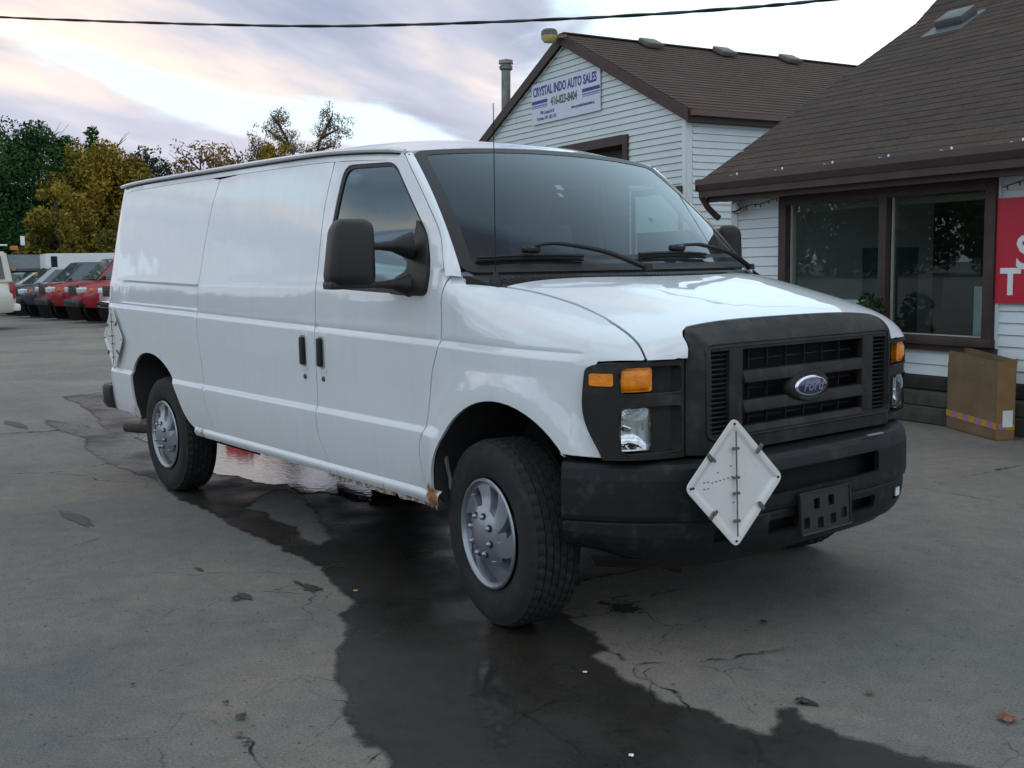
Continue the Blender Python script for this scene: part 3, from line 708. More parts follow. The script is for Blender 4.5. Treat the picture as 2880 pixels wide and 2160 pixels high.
# ---- bumper
BP=[(.860,0),(.856,.30),(.838,.50),(.800,.62),(.760,.695),(.705,.762),(.635,.835),(.555,.900),(.48,.952),(.43,.982)]
BPc=crom(BP,6); bl=[0.]
for a,b in zip(BPc,BPc[1:]): bl.append(bl[-1]+math.dist(a,b))
BX=[p[0] for p in BPc]; BY=[p[1] for p in BPc]; LB=bl[-1]
def lin(xs,ys,x):
    if x<=xs[0]: return ys[0]
    for i in range(len(xs)-1):
        if x<=xs[i+1]: return ys[i]+(ys[i+1]-ys[i])*(x-xs[i])/(xs[i+1]-xs[i])
    return ys[-1]
prof=[(-.15,.722),(-.03,.722),(-.010,.716),(0,.702),(.008,.66),(.010,.60),(.010,.530),(.006,.512),(-.006,.505),(-.002,.495),(-.003,.45),(-.010,.415),(-.026,.380),(-.046,.358)]
pv=[0.]
for a,b in zip(prof,prof[1:]): pv.append(pv[-1]+math.dist(a,b))
PO=[p[0] for p in prof]; PZ=[p[1] for p in prof]
def vz(z):
    for i in range(2,len(PZ)-1):
        if PZ[i]>=z>=PZ[i+1]: return pv[i]+(pv[i+1]-pv[i])*(PZ[i]-z)/(PZ[i]-PZ[i+1])
    return pv[-1]
def BF(s,v):
    sg=1 if s>=0 else -1; a=min(abs(s),LB)
    x=lin(bl,BX,a); y=lin(bl,BY,a); e=.02
    tx_=lin(bl,BX,min(a+e,LB))-lin(bl,BX,max(a-e,0)); ty=lin(bl,BY,min(a+e,LB))-lin(bl,BY,max(a-e,0)); l=math.hypot(tx_,ty)
    nx,ny=ty/l,-tx_/l
    o=lin(pv,PO,v); z=lin(pv,PZ,v)
    rise=.0 
    if o<-.06: # deck: limit where the corner is tight
        o=max(o,-.14)
    # the lower valance tucks up towards the wheels
    k=ss((a-.75)/.45); z2=z+ (max(0,.50-z))*.35*k
    return (x+nx*o,sg*(y+ny*o),z2)
up=rounded([(-.345,vz(.658)),(.345,vz(.658)),(.345,vz(.573)),(-.345,vz(.573))],.015)
lows=[]
for s in (1,-1):
    lows.append(rounded([(s*.17,vz(.474)),(s*.34,vz(.474)),(s*.34,vz(.420)),(s*.17,vz(.420))],.01))
    lows.append(rounded([(s*.50,vz(.474)),(s*.60,vz(.474)),(s*.60,vz(.425)),(s*.50,vz(.425))],.01))
bo=[(-LB,0),(LB,0),(LB,pv[-1]),(-LB,pv[-1])]
M_bumper=mat('bumper_plastic',(.012,.014,.016),spec=.25,rough=.45,var=.15,vscale=6,bump=.15,bscale=900,dirt=((.06,.058,.055),.55,.8,12))
panel('front_bumper',bo,BF,M_bumper,van,holes=[up]+lows,su=.035,sv=.010,thick=.02,flip=True)
box('bumper_core',(.74,0,.545),(.06,1.2,.30),M_dark,van)
box('bumper_step_plate',(.862,.315,.7265),(.012,.10,.004),mat('worn_steel',(.42,.42,.42),rough=.5,metal=.6),van)
rs_=BF(.555,vz(.452)); box('reflector_sticker',(rs_[0]-.002,rs_[1],rs_[2]),(.006,.040,.034),M_ivory,van,rot=Matrix.Rotation(R_(14),3,'Z'))
# air dam
panel('air_dam',[(-1.05,0),(1.05,0),(1.0,1),(-1.0,1)],lambda s,v:(lerp(BF(s,pv[-1])[0]-.01,BF(s,pv[-1])[0]-.05,v),BF(s,pv[-1])[1],lerp(.362,.322,v)),M_black,van,su=.08,sv=.5,thick=.008,flip=True)
# licence plate bracket
M_br=mat('bracket_plastic',(.016,.021,.025),rough=.45,var=.1)
bz=.480; by=-.050
hol=[rounded([(by+a-.018,bz+b-.020),(by+a+.018,bz+b-.020),(by+a+.018,bz+b+.020),(by+a-.018,bz+b+.020)],.004) for a,b in ((-.055,.030),(.035,.032),(-.120,-.035),(-.035,-.045),(.045,-.04),(.115,-.028))]
bro=rounded([(by-.155,bz-.078),(by+.155,bz-.078),(by+.155,bz+.078),(by-.155,bz+.078)],.008)
br=panel('plate_bracket',bro,lambda y,z:(.893-.06*(z-bz),y,z),M_br,van,holes=hol,su=.05,sv=.05,thick=.012)
tube('bracket_edge',[(.895-.06*(z-bz),y,z) for y,z in bro+[bro[0]]],.004,M_br,br,5)
tube('bracket_mount',[(.86,by,bz+.02),(.885,by,bz+.02)],.03,M_black,br,8)
# ---- diamond placard holder (front), and one on the rear side
M_plac=mat('placard_white_enamel',(.70,.70,.67),rough=.35,coat=.4,var=.03,vscale=12,dirt=((.45,.36,.26),.63,.8,16))
M_clip=mat('rusty_clip_steel',(.16,.15,.145),rough=.45,metal=.6,var=.4,vscale=60,dirt=((.13,.055,.02),.56,.68,70))
def placard(parent_loc,rot,h,w_,label):
    o=rounded([(0,-h/2),(w_/2,0),(0,h/2),(-w_/2,0)],.028,4)
    fn=lambda y,z:(.008*ss((math.hypot(abs(y)/(w_/2)+abs(z)/(h/2),.0)-.78)/.12),y,z)
    p=panel('placard_holder',o,fn,M_plac,van,su=.007,sv=.007,thick=.004,label=label)
    p.location=parent_loc; p.rotation_euler=rot
    tube('placard_hinge_rod',[(.012,.004,-h*.41),(.012,.004,h*.39)],.0026,M_clip,p,6)
    for z in (-.29,-.08,.04,.26):
        box('hinge_knuckle',(.012,.002,z*h),(.010,.024,.009),M_clip,p)
    for (y,z,a) in ((-.26,.22,40),(.26,.25,-40),(-.25,-.23,-40),(.27,-.21,40)):
        rm=Matrix.Rotation(R_(a),3,'X')
        c=box('placard_clip',(.012,y*w_*.97,z*h*.97),(.006,.015,.034),M_clip,p,rot=rm,bev=.002,seg=1)
        box('clip_tab',(.016,y*w_*.86,z*h*.88),(.005,.009,.018),M_clip,p,rot=rm)
    bm=bmesh.new()
    for (y,z) in [(-.445,0),(.445,0),(0,.445),(0,-.445)]+[(-.30,.03),(-.26,.03),(-.22,.02),(-.26,-.02),(-.30,-.02),(-.18,.025),(-.14,.03),(-.10,.035),(-.06,.04),(-.02,.045),(-.16,.09),(-.03,.13),(-.01,-.15),(-.42,.0)]:
        add_tube(bm,[(0.0095 if abs(y)+abs(z)>.4 else .0008,y*w_,z*h),(.0115 if abs(y)+abs(z)>.4 else .0028,y*w_,z*h)],.0045 if abs(y)+abs(z)>.4 else .0022,8)
    link('placard_holes',bmmesh('placard_holes',bm),M_dark,p)
    return p
placard((.935,-.640,.672),(0,R_(-2),R_(-10)),.456,.430,'white metal diamond placard holder hanging on the front bumper')
placard((-4.335,-.992,.965),(0,0,R_(-90)),.455,.40,'scuffed white diamond placard holder on the rear corner')
# placard brackets
for y in (-.60,-.66): box('placard_strap',(.885,y,.60),(.09,.025,.004),M_clip,van)
# ---- tow mirrors
def mirror(s,yy=1.235,rz=-8):
    bm=bmesh.new(); vs=add_box(bm,(0,0,0),(.135,.205,.285),bev=.058,seg=6)
    for v in bm.verts:
        k=v.co.z/.1425
        v.co.y*=(1-.46*(k*.5+.5)**3) if v.co.y*s<0 else 1; v.co.x*=1-.16*max(0,k)
        if v.co.x>0: v.co.x*=1.0+.25*(1-abs(k))
    m=link('tow_mirror',bmmesh('tow_mirror',bm,50),M_black,van,loc=(-.60,-yy*s,1.484),rot=(0,0,R_(rz)*s))
    box('mirror_glass',(-.066,.022*s,.02),(.006,.12,.19),M_chrome,m)
    bm=bmesh.new()
    add_box(bm,(.0,0,-.128),(.11,.20,.035),bev=.012,seg=2)
    link('mirror_lower_cap',bmmesh('mirror_lower_cap',bm,40),M_black,m)
    for z0,z1,r in ((1.515,1.515,.021),(1.352,1.348,.020)):
        pts=[(-.60,-1.16*s,z0),(-.60,-1.09*s,z0),(-.60,-1.03*s,z0),(-.585,-.98*s,(z0+z1)/2),(-.57,-.94*s,z1)]
        bm=bmesh.new(); add_tube(bm,pts,[r*.9,r*.9,r*1.1,r*1.7,r*2.2],12,True,[r*.8,r*.8,r*1.1,r*2.2,r*3.0])
        link('mirror_arm',bmmesh('mirror_arm',bm,60),M_black,van)
    return m
mirror(1); mirror(-1,1.14,-42)
sail=rounded([(-.625,1.635),(-.545,1.562),(-.490,1.500),(-.438,1.415),(-.436,1.33),(-.46,1.305),(-.60,1.305),(-.71,1.31),(-.72,1.345),(-.67,1.385),(-.61,1.405),(-.595,1.43),(-.61,1.452),(-.67,1.475),(-.70,1.52),(-.625,1.552)],.02)
panel('mirror_sail',sail[::-1],lambda x,z:(x,-(S(x,z)+.018),z),M_black,van,su=.03,sv=.03,thick=.03,both=True)
# ---- wheels
def tyre_mesh():
    Rr,hw=.373,.108
    prof=[]  # (r, y, kind)
    side=[(.212,-.080),(.222,-.094),(.243,-.104),(.280,-.112),(.315,-.112),(.337,-.106),(.348,-.099)]
    tread=[]
    ribs=[(-.093,-.064,'s'),(-.057,-.032,'a'),(-.026,-.002,'b'),(.004,.028,'a'),(.034,.058,'b'),(.064,.093,'s')]
    rows=[(r,y,None) for r,y in side]
    for a,b,k in ribs:
        d=.006 if k=='s' else 0
        rows+= [(Rr-.011,a-.0015,None),(Rr-.001-(.011 if a<-.08 else 0),a,k),(Rr-.0005-(.011 if b>0.09 else 0),b,k),(Rr-.011,b+.0015,None)]
    rows+=[(r,-y,None) for r,y in side[::-1]]
    n=192; vs=[];fs=[]
    for j in range(n):
        th=2*math.pi*j/n; q=j%4
        for i,(r,y,k) in enumerate(rows):
            rr=r
            if k=='s' and q==0: rr-=.007
            if k=='a' and (j+1)%4==0: rr-=.005
            if k=='b' and (j+3)%4==0: rr-=.005
            sh_=0
            if k is None and .335<r<.36 and q in(0,): rr-=.004
            vs.append((rr*math.cos(th),y,rr*math.sin(th)))
    m_=len(rows)
    for j in range(n):
        for i in range(m_-1):
            a=j*m_+i; b=((j+1)%n)*m_+i
            fs.append((a,a+1,b+1,b))
    me=mesh('tyre',vs,fs,True); me.set_sharp_from_angle(angle=R_(32)); return me
TM=tyre_mesh()
def hubcap_parts():
    # outward is -y ; six twisted spokes over dark pockets
    n=168; rs=[.0,.02,.04,.06,.080,.095,.104,.112,.118,.124,.133,.142,.151,.160,.169,.178,.185,.189,.193,.198,.203,.210,.216,.221]
    def depth(r,th):
        base=interp([0,.04,.08,.12,.16,.190,.197,.205,.213,.221],[.052,.047,.034,.016,.004,-.002,-.004,.008,.012,.004],r)
        if .09<r<.198:
            w_=(th-(r-.09)*4.5)*7/(2*math.pi); q=w_-math.floor(w_)
            wd=.40
            pk=ss((q-.10)/.04)*ss((.10+wd-q)/.05)*ss((r-.112)/.008)*ss((.192-r)/.005)
            base-=.040*pk
        return base
    vs=[];fs=[];idx=[]
    for i,r in enumerate(rs):
        if i==0: idx.append([0]*n); vs.append((0,-depth(0,0),0)); continue
        row=[]
        for j in range(n):
            th=2*math.pi*j/n+max(0,min(r,.20)-.09)*4.5; row.append(len(vs)); vs.append((r*math.cos(th),-depth(r,th),r*math.sin(th)))
        idx.append(row)
    for i in range(len(rs)-1):
        for j in range(n):
            a,b=idx[i][j],idx[i][(j+1)%n]; c,d=idx[i+1][(j+1)%n],idx[i+1][j]
            fs.append((a,b,c,d) if i else (a,c,d))
    me=mesh('hubcap',vs,[f[::-1] for f in fs],True); me.set_sharp_from_angle(angle=R_(30))
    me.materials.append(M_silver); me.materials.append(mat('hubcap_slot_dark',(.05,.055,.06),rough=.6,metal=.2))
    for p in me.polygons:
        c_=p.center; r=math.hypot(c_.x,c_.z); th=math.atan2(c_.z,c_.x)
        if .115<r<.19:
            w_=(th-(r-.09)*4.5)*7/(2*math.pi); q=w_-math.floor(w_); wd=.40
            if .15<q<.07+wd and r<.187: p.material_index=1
    return me
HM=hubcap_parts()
bm=bmesh.new(); add_tube(bm,[(0,0,0),(0,-.006,0),(0,-.014,0),(0,-.018,0)],[.011,.011,.008,.003],10); LUG=bmmesh('lug_nut',bm,40)
bm=bmesh.new(); add_tube(bm,[(0,.0,0),(0,-.02,0)],[.213,.213],40); RIM=bmmesh('wheel',bm,40)
bm=bmesh.new(); add_tube(bm,[(0,0,0),(0,-.0035,0),(0,-.005,0)],[.016,.0155,.014],16); LUGR=bmmesh('lug_recess',bm,40)
def wheel(x,y,steer,side,spin):
    w_=link('wheel',RIM,M_dark,van,(x,y,.373),(0,0,steer+(0 if side==1 else math.pi)))
    t=link('tyre',TM,M_rubber,w_,(0,.0,0),(0,spin,0)); 
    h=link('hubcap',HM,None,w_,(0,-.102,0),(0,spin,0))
    for k in range(8):
        a=2*math.pi*k/8+spin+.2
        link('lug_recess',LUGR,M_dark,w_,(math.cos(a)*.078,-.102-.0315,math.sin(a)*.078))
        l=link('lug_nut',LUG,M_silver,w_,(math.cos(a)*.078,-.102-.033,math.sin(a)*.078))
wheel(0.0,-.882,R_(-8.5),1,.3); wheel(-3.505,-.865,0,1,1.1); wheel(0.0,.882,R_(-8.5),-1,.7); wheel(-3.505,.865,0,-1,2.)
# ---- wheel wells
def well(arch,xc,y_in,s):
    bm=bmesh.new(); A_=[];B_=[]
    for x,z in arch:
        A_.append(bm.verts.new((x,-s*(S(x,z)-.018),z))); B_.append(bm.verts.new((x,-s*y_in,z+.03)))
    for i in range(len(arch)-1): bm.faces.new((A_[i],A_[i+1],B_[i+1],B_[i]))
    b2=[bm.verts.new((x,-s*y_in,.25)) for x,z in (arch[-1],arch[0])]
    bm.faces.new(B_+b2)
    link('wheel_well',bmmesh('wheel_well',bm,60),M_under,van)
for s in (1,-1):
    well([(.585,.739),(.55,.80)]+FA[2:],0,.52,s); well(rear_arch,0,.55,s)
# grimy wheel-well liner edge behind the front tyre
for s in (1,-1): tube('mud_flap_edge',[(-.34,-.93*s,.80),(-.37,-.935*s,.64),(-.35,-.92*s,.50),(-.31,-.90*s,.43)],.012,mat('liner_grey',(.16,.16,.155),rough=.8,var=.3),van,6)
# ---- underbody
box('floor_pan',(-2.0,0,.50),(5.0,1.72,.06),M_under,van)
for y in (-.42,.42): box('frame_rail',(-1.95,y,.40),(5.1,.08,.14),M_under,van)
tube('rear_axle',[(-3.505,-.80,.383),(-3.505,.80,.383)],.055,M_under,van,10)
lathe('differential',[(0,-.16),(.09,-.13),(.15,-.03),(.15,.03),(.09,.13),(0,.16)],M_under,van,16,loc=(-3.505,.05,.383),rot=(0,R_(90),0))
tube('front_axle_beam',[(0,-.75,.34),(0,-.3,.30),(0,.3,.30),(0,.75,.34)],.045,M_under,van,8)
box('transmission',(-.9,0,.36),(.9,.34,.24),M_under,van,bev=.04)
box('fuel_tank',(-2.2,.30,.38),(1.1,.45,.22),M_under,van,bev=.03)
tube('tailpipe',[(-2.4,-.30,.33),(-3.1,-.45,.36),(-3.6,-.60,.52),(-4.0,-.68,.40),(-4.3,-.72,.29),(-4.86,-.76,.25)],.034,mat('rusty_exhaust',(.05,.035,.028),rough=.8,metal=.3,var=.5,vscale=30),van,12)
for k in range(2): tube('brake_line',[(-2.75,-.75+k*.06,.42-k*.05),(-3.1,-.72+k*.05,.40-k*.06)],.008,M_under,van,5)
# ---- rear end
def backf(y,z):
    x=interp([.46,.60,.74,.95,1.2,1.45,1.75,1.985,2.05],[-4.56,-4.60,-4.615,-4.625,-4.625,-4.60,-4.555,-4.515,-4.50],z)
    W=.905*Wbase(-4.58,z)/.96+.045
    return (x-.03*(1-(abs(y)/W)**2),y,z)
hwid=lambda z: Wbase(-4.60,z)-.004
bp_=[(hwid(z),z) for z in np.arange(.47,1.99,.08)]
panel('rear_doors_panel',[(-y,z) for y,z in bp_[::-1]]+bp_,backf,M_paint,van,su=.1,sv=.08,thick=.02,flip=True)
box('rear_door_seam',(-4.657,0,1.2),(.004,.008,1.4),M_dark,van)
for s in (1,-1):
    box('tail_lamp',(-4.62,.86*s,1.0),(.05,.10,.34),M_red,van,bev=.015)
rbp=[(-4.50,-.99),(-4.58,-1.00),(-4.68,-.98),(-4.745,-.90),(-4.77,-.70),(-4.77,0),(-4.77,.70),(-4.745,.90),(-4.68,.98),(-4.58,1.0),(-4.50,.99)]
bm=bmesh.new(); rr=[]
for x,y in crom(rbp,3):
    cx=-4.3; d=Vector((x-cx,y*.5,0)).normalized()
    rr.append([bm.verts.new((x-d.x*a,y-d.y*a,z)) for a,z in ((.06,.62),(.012,.62),(0,.60),(0,.49),(.02,.455),(.09,.44))])
for a,b in zip(rr,rr[1:]):
    for k in range(5): bm.faces.new((a[k],b[k],b[k+1],a[k+1]))
bm.faces.new(rr[0]); bm.faces.new(rr[-1][::-1])
link('rear_bumper',bmmesh('rear_bumper',bm,45),M_black,van)
# ---- cabin
M_int=mat('grey_interior',(.12,.13,.135),rough=.8,var=.15); M_seat=mat('seat_cloth',(.15,.16,.18),rough=.9,var=.2)
panel('dashboard',[(-.80,0),(.80,0),(.80,1),(-.80,1)],lambda y,v:(lerp(ws_bot(y/.903)[0]-.05,-.62,v),y,1.365-.01*v-.05*v*v),M_int,van,su=.1,sv=.2,thick=.1,flip=True)
box('dashboard_face',(-.66,0,1.17),(.12,1.5,.36),M_int,van,bev=.05)
for y in (-.45,.45):
    st=box('seat',(-1.12,y,.98),(.50,.52,.16),M_seat,van,bev=.05)
    box('seat_back',(-.27,0,.36),(.16,.50,.64),M_seat,st,rot=Matrix.Rotation(R_(-12),3,'Y'),bev=.06)
    box('headrest',(-.36,0,.74),(.10,.26,.18),M_seat,st,bev=.04)
bm=bmesh.new(); rg=[Vector((0,math.cos(a)*.19,math.sin(a)*.19)) for a in np.linspace(0,2*math.pi,29)]
add_tube(bm,rg,.014,8,False); add_tube(bm,[(0,-.18,0),(.02,0,-.02),(0,.18,0)],.016,6); add_tube(bm,[(0.02,0,-.02),(0,0,-.18)],.016,6); add_tube(bm,[(.03,0,-.02),(.30,0,-.12)],.03,8)
link('steering_wheel',bmmesh('steering_wheel',bm,50),M_black,van,loc=(-.78,.45,1.30),rot=(0,R_(-28),0))
box('bulkhead',(-1.62,0,1.20),(.03,1.58,1.30),mat('bulkhead_grey',(.13,.14,.15),rough=.7),van)
link('bulkhead_top',mesh('bulkhead_top',[(-1.62,y_,z_) for y_,z_ in [(-.80,1.80),(.80,1.80)]+[(y_,roof(-1.62,y_)-.022) for y_ in np.linspace(.79,-.79,13)]],[tuple(range(15))]),MATS['bulkhead_grey'],van)
box('cab_floor',(-.9,0,.62),(1.4,1.7,.04),M_int,van)
panel('headliner',[(-1.6,-.74),(-.82,-.72),(-.82,.72),(-1.6,.74)],lambda x,y:(x,y,roof(x,y)-.035 if x<-.95 else lerp(roof(-.95,y)-.035,ws_top(y/.768)[2]-.012,(x+.95)/.13)),mat('headliner_grey',(.10,.10,.10),rough=.9),van,su=.2,sv=.2,thick=.01)
box('grab_handle',(-.62,-.78,1.62),(.03,.02,.16),M_int,van,rot=Matrix.Rotation(R_(-35),3,'Y'),bev=.008)
# ------------------------------------------------------------------ ground
def ground_mat(name,base,wet=0.):
    m=bpy.data.materials.new(name); m.use_nodes=True; t=m.node_tree; b=t.nodes['Principled BSDF']; l=t.links.new
    c=t.nodes.new('ShaderNodeTexCoord')
    def noise(s,d=4,r=.6,dist=0.,off=None):
        n=t.nodes.new('ShaderNodeTexNoise'); n.inputs['Scale'].default_value=s; n.inputs['Detail'].default_value=d; n.inputs['Roughness'].default_value=r; n.inputs['Distortion'].default_value=dist
        l(c.outputs['Object'],n.inputs['Vector']); return n.outputs['Fac']
    def mul(a,bb):
        x=t.nodes.new('ShaderNodeMix'); x.data_type='RGBA'; x.blend_type='MULTIPLY'; x.inputs['Factor'].default_value=1; l(a,x.inputs['A']); l(bb,x.inputs['B']); return x.outputs['Result']
    r0=ramp(t,[.32,.5,.70],[(base[0]*.68,base[1]*.76,base[2]*.86),base,(base[0]*1.30,base[1]*1.20,base[2]*1.14)]); l(noise(.55,6,.62,.4),r0.inputs[0]); col=r0.outputs[0]
    r1=ramp(t,[.25,.5,.8],[(.50,.50,.50),(1,1,1),(1.62,1.58,1.5)]); l(noise(105,4,.8),r1.inputs[0]); col=mul(col,r1.outputs[0])
    r2=ramp(t,[.35,.65],[(.86,.87,.90),(1.10,1.08,1.04)]); l(noise(9,6,.7),r2.inputs[0]); col=mul(col,r2.outputs[0])
    # fine pits
    r3=ramp(t,[.26,.34],[(.35,.35,.35),(1,1,1)]); l(noise(38,2,.5),r3.inputs[0]); col=mul(col,r3.outputs[0])
    # cracks: thin cell borders, wobbled, only in places
    wob=t.nodes.new('ShaderNodeTexNoise'); wob.inputs['Scale'].default_value=3.; wob.inputs['Detail'].default_value=5; l(c.outputs['Object'],wob.inputs['Vector'])
    va=t.nodes.new('ShaderNodeVectorMath'); va.operation='MULTIPLY_ADD'; va.inputs[1].default_value=(.35,.35,0); l(wob.outputs['Color'],va.inputs[0]); l(c.outputs['Object'],va.inputs[2])
    for sc_,th,lo,hi,msc in ((.62,.006,.47,.56,.5),(2.3,.010,.53,.62,.35)):
        v=t.nodes.new('ShaderNodeTexVoronoi'); v.feature='DISTANCE_TO_EDGE'; v.inputs['Scale'].default_value=sc_; l(va.outputs[0],v.inputs['Vector'])
        q=t.nodes.new('ShaderNodeMapRange'); q.inputs[1].default_value=th*.25; q.inputs[2].default_value=th; q.inputs[3].default_value=1; q.inputs[4].default_value=0; l(v.outputs['Distance'],q.inputs[0])
        mk_=ramp(t,[lo,hi],[(0,0,0),(1,1,1)]); l(noise(msc,3,.5,off=1),mk_.inputs[0])
        br_=ramp(t,[.42,.56],[(0,0,0),(1,1,1)]); l(noise(6,3,.6),br_.inputs[0])
        mm=t.nodes.new('ShaderNodeMath'); mm.operation='MULTIPLY'; l(q.outputs[0],mm.inputs[0]); l(mk_.outputs[0],mm.inputs[1])
        m3=t.nodes.new('ShaderNodeMath'); m3.operation='MULTIPLY'; l(mm.outputs[0],m3.inputs[0]); l(br_.outputs[0],m3.inputs[1])
        x=t.nodes.new('ShaderNodeMix'); x.data_type='RGBA'; l(m3.outputs[0],x.inputs['Factor']); l(col,x.inputs['A']); x.inputs['B'].default_value=(.012,.011,.010,1); col=x.outputs['Result']
    l(col,b.inputs['Base Color'])
    bp=t.nodes.new('ShaderNodeBump'); bp.inputs['Strength'].default_value=.9 if not wet else .25; bp.inputs['Distance'].default_value=.006
    l(noise(170,4,.8),bp.inputs['Height']); 
    b2=t.nodes.new('ShaderNodeBump'); b2.inputs['Strength'].default_value=.15; b2.inputs['Distance'].default_value=.02; l(noise(3.5,4,.6),b2.inputs['Height']); l(b2.outputs[0],bp.inputs['Normal'])
    l(bp.outputs[0],b.inputs['Normal'])
    if wet:
        rr=ramp(t,[.38,.62],[(wet*.45,)*3,(wet*1.5,)*3]); l(noise(1.4,5,.6),rr.inputs[0]); l(rr.outputs[0],b.inputs['Roughness']); b.inputs['Specular IOR Level'].default_value=.35
    else: b.inputs['Roughness'].default_value=.9; b.inputs['Specular IOR Level'].default_value=.25
    return m
M_asph=ground_mat('worn_asphalt',(.205,.191,.170))
M_wet=ground_mat('wet_asphalt',(.024,.022,.019),wet=.42)
gv=[(-400,-400,0),(400,-400,0),(400,400,0),(-400,400,0)]
tag(link('ground',mesh('ground',gv,[(0,1,2,3)]),M_asph),kind='structure',label='worn grey asphalt yard of the car lot')
random.seed(11)
def jag(poly,amp,step,sc_=1.):
    p=resample(poly,step); out=[]; n=len(p)
    f=[random.uniform(-1,1) for _ in range(n)]; g=[random.uniform(-1,1) for _ in range(n//4+2)]
    for i,(x,y) in enumerate(p):
        a=p[i-1]; b=p[(i+1)%n]; tx,ty=b[0]-a[0],b[1]-a[1]; l=math.hypot(tx,ty) or 1
        q=i/4; k=int(q); gg=g[k]*(1-(q-k))+g[(k+1)%len(g)]*(q-k)
        d=amp*(f[i]*.55+gg); out.append((x-ty/l*d,y+tx/l*d))
    return out
def soft_edge(m,width,amp,nscale):
    t=m.node_tree; o=[n for n in t.nodes if n.type=='OUTPUT_MATERIAL'][0]; b=t.nodes['Principled BSDF']
    at=t.nodes.new('ShaderNodeAttribute'); at.attribute_name='fade'
    c=t.nodes.new('ShaderNodeTexCoord'); n=t.nodes.new('ShaderNodeTexNoise'); n.inputs['Scale'].default_value=nscale; n.inputs['Detail'].default_value=9; n.inputs['Roughness'].default_value=.72
    t.links.new(c.outputs['Object'],n.inputs['Vector'])
    ma=t.nodes.new('ShaderNodeMath'); ma.operation='MULTIPLY_ADD'; ma.inputs[1].default_value=amp; t.links.new(n.outputs['Fac'],ma.inputs[0]); t.links.new(at.outputs['Fac'],ma.inputs[2])
    mr=t.nodes.new('ShaderNodeMapRange'); mr.inputs[1].default_value=amp*.5+.004; mr.inputs[2].default_value=amp*.5+.004+width; t.links.new(ma.outputs[0],mr.inputs[0])
    tr=t.nodes.new('ShaderNodeBsdfTransparent'); x=t.nodes.new('ShaderNodeMixShader'); t.links.new(mr.outputs[0],x.inputs[0]); t.links.new(tr.outputs[0],x.inputs[1]); t.links.new(b.outputs[0],x.inputs[2]); t.links.new(x.outputs[0],o.inputs[0])
def sheet(name,outline,holes,z,mt,label,kind='structure',step=.05):
    P,F,lp=tri2d(outline,holes,step,step)
    me=mesh(name,[(x,y,z) for x,y in P],F); bd=np.array([p for l in lp for p in l]); fa=np.empty(len(P))
    for i in range(0,len(P),2000): fa[i:i+2000]=np.sqrt(((P[i:i+2000,None]-bd[None])**2).sum(2).min(1))
    at=me.attributes.new('fade','FLOAT','POINT'); at.data.foreach_set('value',np.minimum(fa,.3).astype(np.float32)); o=link(name,me,mt); return tag(o,label=label,kind=kind)
WET=[(-7.97,-.6),(-6.89,-.72),(-6.2,-.69),(-5.48,-.89),(-4.83,-.95),(-4.42,-.93),(-4.04,-.91),(-3.54,-.97),(-3.04,-1.04),(-2.61,-1.04),(-2.18,-1.08),(-1.88,-1.08),(-1.61,-1.11),(-1.44,-1.09),(-1.22,-1.12),(-1.09,-1.18),(-.96,-1.18),(-.76,-1.23),(-.63,-1.28),(-.55,-1.38),(-.45,-1.44),(-.35,-1.46),(-.23,-1.53),(-.13,-1.64),(.01,-1.7),(.16,-1.76),(.26,-1.83),(.34,-1.87),(.45,-1.88),(.57,-1.93),(.65,-1.91),(.76,-1.96),(.95,-2.3),(1.6,-2.9),(3.2,-2.6),(3.3,-.9),(2.6,-.45),(2.07,-.70),(1.85,-.68),(1.75,-.73),(1.62,-.72),(1.47,-.76),(1.35,-.77),(1.27,-.73),(1.22,-.80),(1.29,-.88),(1.33,-.95),(1.3,-.97),(1.21,-.98),(1.13,-.94),(1.04,-.97),(.96,-.99),(.81,-.97),(.68,-.95),(.51,-.91),(.51,-.83),(.43,-.78),(.33,-.71),(.16,-.69),(0.0,-.65),(-.2,-.3),(-.1,.3),(-.5,1.1),(-2.5,1.3),(-5,1.25),(-7.2,1.0),(-9.9,.95),(-9.7,.1),(-8.2,-.05),(-6.6,-.38),(-7.2,-.50)]
DRY=[(-2.67,-.78),(-2.45,-.77),(-2.19,-.81),(-2.0,-.8),(-1.79,-.88),(-1.59,-.89),(-1.69,-.81),(-1.84,-.75),(-2.04,-.68),(-2.36,-.54),(-2.81,-.40),(-3.0,-.42),(-2.91,-.58)]
soft_edge(M_wet,.035,.10,11)
sheet('wet_patch',jag(WET,.022,.06),[jag(DRY,.02,.05)],.004,M_wet,'dark wet asphalt running out from under the van')
M_water=mat('puddle_water',(.012,.011,.010),rough=.03,var=.2,vscale=4,bump=.27,bscale=22,spec=.6)
PUD=[(-3.92,-.51),(-3.56,-.43),(-3.22,-.43),(-3.15,-.30),(-2.81,-.35),(-2.75,-.26),(-2.57,-.22),(-2.38,-.26),(-2.3,-.10),(-2.21,-.22),(-2.05,0),(-2.5,.5),(-3.6,.95),(-5.5,1.05),(-7.0,.8),(-8.0,.55),(-7.3,.16),(-6.4,-.15),(-5.9,-.36),(-5.0,-.30),(-4.3,-.52)]
soft_edge(M_water,.02,.08,9)
sheet('puddle',jag(PUD,.04,.08),[],.008,M_water,'shallow puddle mirroring the sky behind the rear wheel')
M_thin=mat('thin_water',(.026,.024,.022),rough=.09,var=.3,vscale=7,bump=.08,bscale=60,spec=.6); soft_edge(M_thin,.06,.12,14)
TW=[(0.206, -1.206), (0.23, -1.15), (0.346, -1.205), (0.519, -1.304), (0.797, -1.497), (0.955, -1.643), (0.946, -1.681), (0.879, -1.662), (0.719, -1.588), (0.549, -1.497), (0.371, -1.379)]
sheet('puddle',jag(TW,.008,.02),[],.0075,M_thin,'thin film of water on the wet asphalt in front of the tyre')
